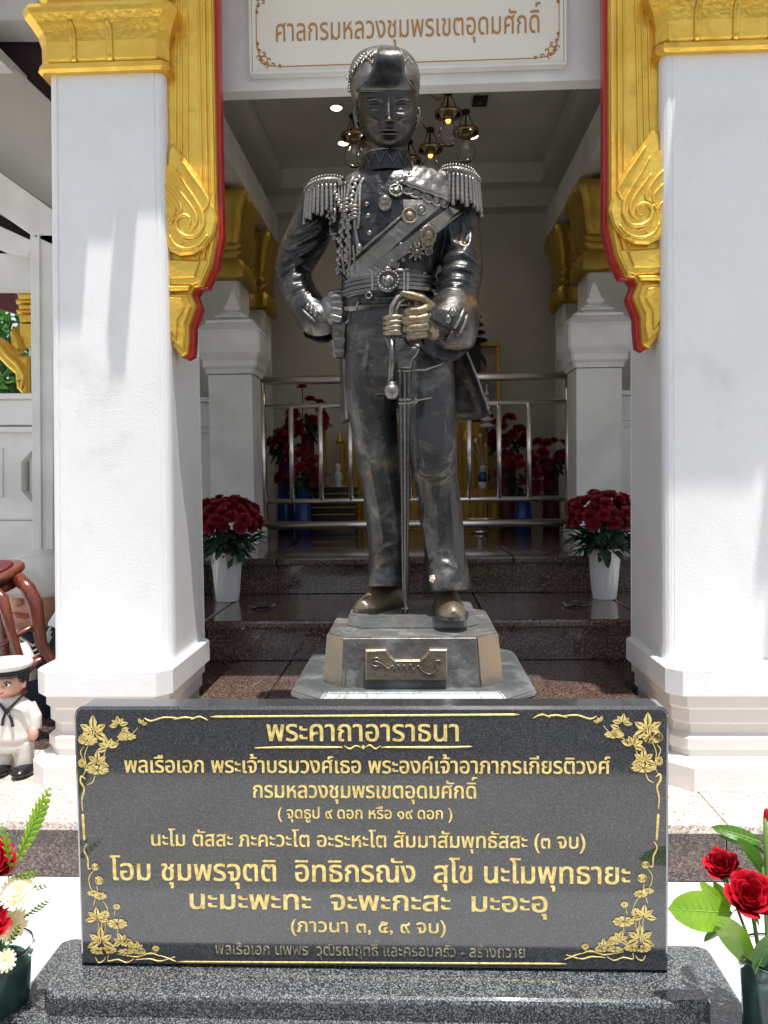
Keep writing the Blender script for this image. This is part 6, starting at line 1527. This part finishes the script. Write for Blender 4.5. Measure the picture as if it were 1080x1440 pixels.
# ================================================================== FRONT FLOWER POTS
zl = .371
def leafsheet(base, tip, width, mt, name, par, droop=.02, fold=.12, side=None, wave=0.0, n=10, vein=True):
    base, tip = Vector(base), Vector(tip); d = tip-base; L = d.length; d.normalize()
    sd = side.normalized() if side else d.cross(Vector((0, 0, 1))).normalized(); sd = (sd-sd.dot(d)*d).normalized(); up = sd.cross(d)
    if up.z < 0: up = -up
    rows = []
    for i in range(n+1):
        u = i/n; ww = width*math.sin(PI*u**1.0)**.62+.0005; row = []
        c = base+d*L*u+up*droop*math.sin(PI*u)
        for j in range(7):
            v = j/6*2-1; row.append(c+sd*v*ww+up*(fold*abs(v)*ww+wave*math.sin(u*14+v*2)*abs(v)))
        rows.append(row)
    m = MB(); m.rings(rows, closed=False, caps=False); o = m.build(name, mt, par)
    if vein:
        m = MB(); m.tube([r[3]+up*.0006 for r in rows], [.0012*(1-.7*i/n) for i in range(n+1)], 5)
        for i in range(2, n-1):
            for j2 in (0, 6): 
                e_ = rows[min(i+1, n)][j2]; m.tube([rows[i][3]+up*.0004, rows[i][3].lerp(e_, .5)+up*.0006, rows[i][3].lerp(e_, .92)+up*.0004], [.0005, .0004, .0003], 4)
        q = m.build('leaf_veins', LEAFV, o); q['kind'] = 'stuff'
    return o
V3 = Vector((5.1, 3.3, 9.7))
def rose(t, c, R, axis, seed, name='rose', lab=None):
    rnd = random.Random(seed); q0 = Vector(axis).normalized().to_track_quat('Z', 'Y').to_matrix(); c = Vector(c)
    # heart: a rolled spiral
    m = MB(); rows = []
    for i in range(4):
        u = i/3; rows.append([c+q0@Vector((math.cos(k*.42)*R*(.06+.0075*k)*(1-.25*u+.15*u*u), math.sin(k*.42)*R*(.06+.0075*k)*(1-.25*u+.15*u*u), R*(.15+.62*u-.004*k))) for k in range(46)])
    m.rings(rows, closed=False, caps=False); heart = m.build(name, ROSE, t)
    if lab: heart['label'] = lab
    for (cnt, rb, rt, h, tw, out) in ((3, .32, .34, .90, .2, .02), (4, .44, .50, .92, .9, .05), (5, .58, .68, .92, .1, .09), (5, .70, .84, .84, .75, .15)):
        for k in range(cnt):
            a0 = 2*PI*k/cnt+tw+rnd.uniform(-.12, .12); span = 2*PI/cnt*.78; vs = []; nI, nJ = 7, 9
            hh = h*rnd.uniform(.92, 1.08)
            for i in range(nI):
                u = i/(nI-1)
                for j in range(nJ):
                    v = j/(nJ-1)*2-1; ww = span*(.55+.5*math.sin(PI*min(1, u*.75+.15)))
                    a = a0+v*ww*.62; prof = rb*math.sin(u*PI/2)**.6*(1-u*.0)+(rt-rb)*u**2
                    top = hh*(1-.13*abs(v)**2.4); r_ = prof+out*max(0, u-.72)**1.3*4*(1-.5*abs(v))+.02*math.sin(v*5+k)*u
                    z = top*u-out*.5*max(0, u-.8)*3+.02*math.sin(v*4+k*2)*u
                    vs.append(c+q0@Vector((math.cos(a)*r_*R, math.sin(a)*r_*R, z*R)))
            fs = [(i*nJ+j, i*nJ+j+1, (i+1)*nJ+j+1, (i+1)*nJ+j) for i in range(nI-1) for j in range(nJ-1)]
            vs = [v+Vector((noise.noise(v*60), noise.noise(v*60+V3), noise.noise(v*60+V3*2)))*R*.045 for v in vs]
            rows_ = [vs[i*nJ:(i+1)*nJ] for i in range(nI)]
            sheet(rows_, .0004, ROSE, 'petal', heart)
    m = MB()
    for k in range(5):
        a = 2*PI*k/5; d = q0@Vector((math.cos(a), math.sin(a), 0)); s_ = q0@Vector((-math.sin(a), math.cos(a), 0)); z = q0@Vector((0, 0, 1))
        m.add([c+d*.1*R-s_*.1*R, c+d*.1*R+s_*.1*R, c+d*R*.62+s_*.05*R+z*R*.1, c+d*R*.9-z*R*.12], [(0, 1, 2), (0, 2, 3)])
    m.ell(c, R*.2, R*.2, R*.16, 12, 8); m.build('sepals', LEAFM, heart)
    return heart
def pot(t, c, r, h, n='pot'):
    m = MB(); m.lathe(c, [(r*.72, 0), (r*.78, .004), (r*.90, h*.5), (r*.98, h*.86), (r*1.0, h*.88), (r*1.07, h*.90), (r*1.08, h*.93), (r*1.08, h*.96), (r*1.05, h), (r*1.0, h), (r*.985, h*.96), (r*.96, h*.86), (r*.88, h*.5), (r*.76, .010), (.001, .008)], 48); m.build(n, PLAST, t)
    m = MB(); m.lathe(Vector(c)+Vector((0, 0, .009)), [(r*.70, 0), (r*.84, h*.45), (r*.92, h*.80), (r*.80, h*.84), (.002, h*.86)], 40); m.build('floral_foam', POTG, t)
# right-hand pot
YP = 1.50; zR_ = .371
pc = at(1088, 1395, YP); PR = .063; PC = Vector((pc.x, YP, zR_))
tR = thing('rose_pot', 'clear plastic pot of red roses and broad green leaves, right of the granite slab', 'potted flowers', tuple(PC), 'flower pots before the shrine')
hP = at(1080, 1368, YP-PR).z-zR_; pot(tR, PC, PR, hP)
top = PC+Vector((0, 0, hP*.86))
def W(px, py, Y): return at(px, py, Y)
rose(tR, W(1052, 1268, 1.50), .052, (-.12, -.62, .8), 1, 'rose', 'open red rose in front, its petals spread'); rose(tR, W(1016, 1226, 1.56), .038, (-.30, -.45, .85), 2, 'rose', 'smaller half-open red rose behind')
def stem(p0, p1, r=.0035, bow=(0, 0, 0)): m = MB(); a, b = Vector(p0), Vector(p1); m.tube([a, a.lerp(b, .35)+Vector(bow), a.lerp(b, .7)+Vector(bow), b], r, 8); m.build('stem', STEM, tR)
stem(top+Vector((-.03, -.01, 0)), W(1052, 1262, 1.505), .0042, (.004, 0, 0)); stem(top+Vector((-.02, .02, 0)), W(1018, 1228, 1.565), .003); stem(top+Vector((-.005, .01, 0)), W(1076, 1150, 1.53), .0045); stem(top+Vector((-.01, 0, 0)), W(1072, 1210, 1.52), .003)
V = Vector
leafsheet(W(1030, 1284, 1.50), W(939, 1278, 1.50), .036, LEAFB, 'leaf', tR, .008, .10, V((0, -.55, -1)))
leafsheet(W(1058, 1362, 1.49), W(1010, 1288, 1.46), .026, LEAFB, 'leaf', tR, .01, .15, V((1, -.1, -.1)))
leafsheet(W(1050, 1345, 1.50), W(1004, 1300, 1.50), .016, LEAFM, 'leaf', tR, .004, .15, V((.6, .6, -1)))
leafsheet(W(1074, 1186, 1.53), W(1000, 1163, 1.56), .013, LEAFM, 'leaf', tR, .010, .2, V((0, -.7, -1)))
leafsheet(W(1076, 1200, 1.53), W(1010, 1176, 1.60), .012, LEAFM, 'leaf', tR, .008, .2, V((0, .5, -1)))
leafsheet(W(1075, 1232, 1.52), W(1037, 1178, 1.50), .014, LEAFM, 'leaf', tR, .008, .25, V((1, -.3, -.4)))
leafsheet(W(1074, 1240, 1.53), W(1036, 1200, 1.56), .016, LEAFM, 'leaf', tR, .008, .25, V((.6, .4, -.8)))
leafsheet(W(1020, 1275, 1.51), W(984, 1240, 1.54), .012, LEAFB, 'leaf', tR, .008, .2, V((1, -.2, .5)))
leafsheet(W(1026, 1280, 1.53), W(1003, 1240, 1.55), .012, LEAFB, 'leaf', tR, .006, .2, V((1, .1, 0)))
leafsheet(W(1062, 1370, 1.46), W(1100, 1310, 1.44), .020, LEAFM, 'leaf', tR, .008, .2, V((1, -.1, .6)))
leafsheet(W(1040, 1300, 1.52), W(990, 1325, 1.55), .018, LEAFM, 'leaf', tR, .006, .15, V((0, -.6, 1)))
leafsheet(W(1080, 1300, 1.56), W(1110, 1240, 1.56), .020, LEAFM, 'leaf', tR, .008, .2, V((1, 0, .3)))
leafsheet(W(1085, 1200, 1.56), W(1112, 1140, 1.56), .020, LEAFM, 'leaf', tR, .008, .2, V((1, 0, .3)))
m = MB(); m.ell(W(1078, 1146, 1.53), .006, .006, .014, 10, 8); m.build('bud', ROSE, tR)
# left-hand pot
pc = at(-12, 1385, 1.52); PL = Vector((pc.x, 1.55, zR_)); hL = at(10, 1342, 1.52).z-zR_
tL = thing('bouquet_pot', 'clear plastic pot of red roses, white chrysanthemums and fern, left of the granite slab', 'potted flowers', tuple(PL), 'flower pots before the shrine')
pot(tL, PL, .066, hL)
rose(tL, W(-14, 1226, 1.52), .056, (.30, -.45, .85), 4, 'rose', 'upper red rose cut by the picture edge'); rose(tL, W(-18, 1308, 1.47), .048, (.3, -.5, .8), 5, 'rose', 'lower red rose cut by the picture edge')
def mum(c, R, axis, seed, cnt=(10, 14, 18, 20)):
    rnd = random.Random(seed); q0 = V(axis).normalized().to_track_quat('Z', 'Y').to_matrix(); m = MB()
    m.ell(c, R*.22, R*.22, R*.18, 12, 8); core = m.build('chrysanthemum', MUMW, tL)
    for li, n_ in enumerate(cnt):
        for k in range(n_):
            a = 2*PI*(k+li*.4)/n_+rnd.uniform(-.08, .08); el = 1.25-li*.36+rnd.uniform(-.08, .08); L = R*(.55+.16*li)
            d = q0@V((math.cos(a)*math.cos(el), math.sin(a)*math.cos(el), math.sin(el))); s_ = q0@V((-math.sin(a), math.cos(a), 0)); u_ = d.cross(s_)
            rows = []
            for i in range(5):
                u = i/4; ww = R*.16*math.sin(PI*min(.9, .2+u*.65)); cc_ = c+d*L*u+u_*(-L*.18*u*u if li < 3 else L*.10*u*u); rows.append([cc_-s_*ww-u_*ww*.5, cc_, cc_+s_*ww-u_*ww*.5])
            mm = MB(); mm.rings(rows, closed=False, caps=False); mm.build('petal', MUMW, core)
mum(W(26, 1256, 1.50), .036, (.1, -.7, .75), 1); mum(W(16, 1300, 1.50), .034, (.2, -.7, .6), 2); mum(W(8, 1350, 1.45), .026, (.3, -.9, .4), 3, (8, 12, 14))
tp = PL+V((0, 0, hL*.86))
for e in ((26, 1260, 1.505), (16, 1304, 1.505), (8, 1352, 1.455), (-14, 1230, 1.53), (-18, 1312, 1.48), (10, 1250, 1.54)):
    m = MB(); b_ = W(*e); m.tube([tp, tp.lerp(b_, .5)+V((0, 0, .01)), b_], .0028, 7); m.build('stem', STEM, tL)
def fern(base, tip, wmax, mt, n=13, ang=.85, droop=0.0, side=(0, 0, 1)):
    base, tip = V(base), V(tip); d = (tip-base); L = d.length; d.normalize(); s0 = V(side); s0 = (s0-s0.dot(d)*d).normalized(); up = d.cross(s0)
    m = MB(); m.tube([base, base.lerp(tip, .5), tip], [.0016, .0012, .0005], 6); fr = m.build('fern_frond', LEAFB, tL)
    for k in range(n):
        u = .12+.86*k/(n-1); w_ = wmax*math.sin(PI*(1-u)**.75*.92+.10)*(1.1-u*.35)
        for s_ in (-1, 1):
            p = base+d*L*u; q = (s0*s_*math.sin(ang)+d*math.cos(ang)).normalized(); t_ = d.cross(up)
            rr = q.cross(up).normalized(); rows = []
            mm = MB()
            N_ = 6
            left = []; right = []
            for i in range(N_+1):
                v = i/N_; ww = w_*.25*math.sin(PI*min(1, v*.8+.18))*(1 if i % 2 == 0 else 1.25)+.0002; c = p+q*w_*v+up*.10*w_*math.sin(v*PI); left.append(c+rr*ww+up*.0015); right.append(c-rr*ww+up*.0015)
            cen = [p+q*w_*i/N_ for i in range(N_+1)]
            mm.rings([[left[i], cen[i], right[i]] for i in range(N_+1)], closed=False, caps=False, smooth=False); mm.build('leaflet', mt, fr)
fern(W(18, 1222, 1.50), W(70, 1108, 1.50), .030, LEAFB, 12, .8, side=(1, -.3, .2))
fern(W(16, 1226, 1.50), W(2, 1158, 1.50), .02, LEAFB, 7, .8, side=(1, -.3, .2))
fern(W(12, 1236, 1.52), W(56, 1226, 1.50), .014, LEAFB, 8, .8, side=(0, -.3, 1))
fern(W(20, 1254, 1.53), W(70, 1244, 1.50), .012, LEAFB, 8, .8, side=(0, -.3, 1)); fern(W(34, 1290, 1.50), W(70, 1264, 1.47), .012, LEAFM, 8, .8, side=(0, -.6, 1)); fern(W(8, 1336, 1.48), W(28, 1300, 1.46), .012, LEAFM, 7, .8, side=(1, -.3, .2))
fern(W(12, 1236, 1.54), W(14, 1200, 1.54), .016, LEAFM, 7, .8, side=(1, -.3, .2))
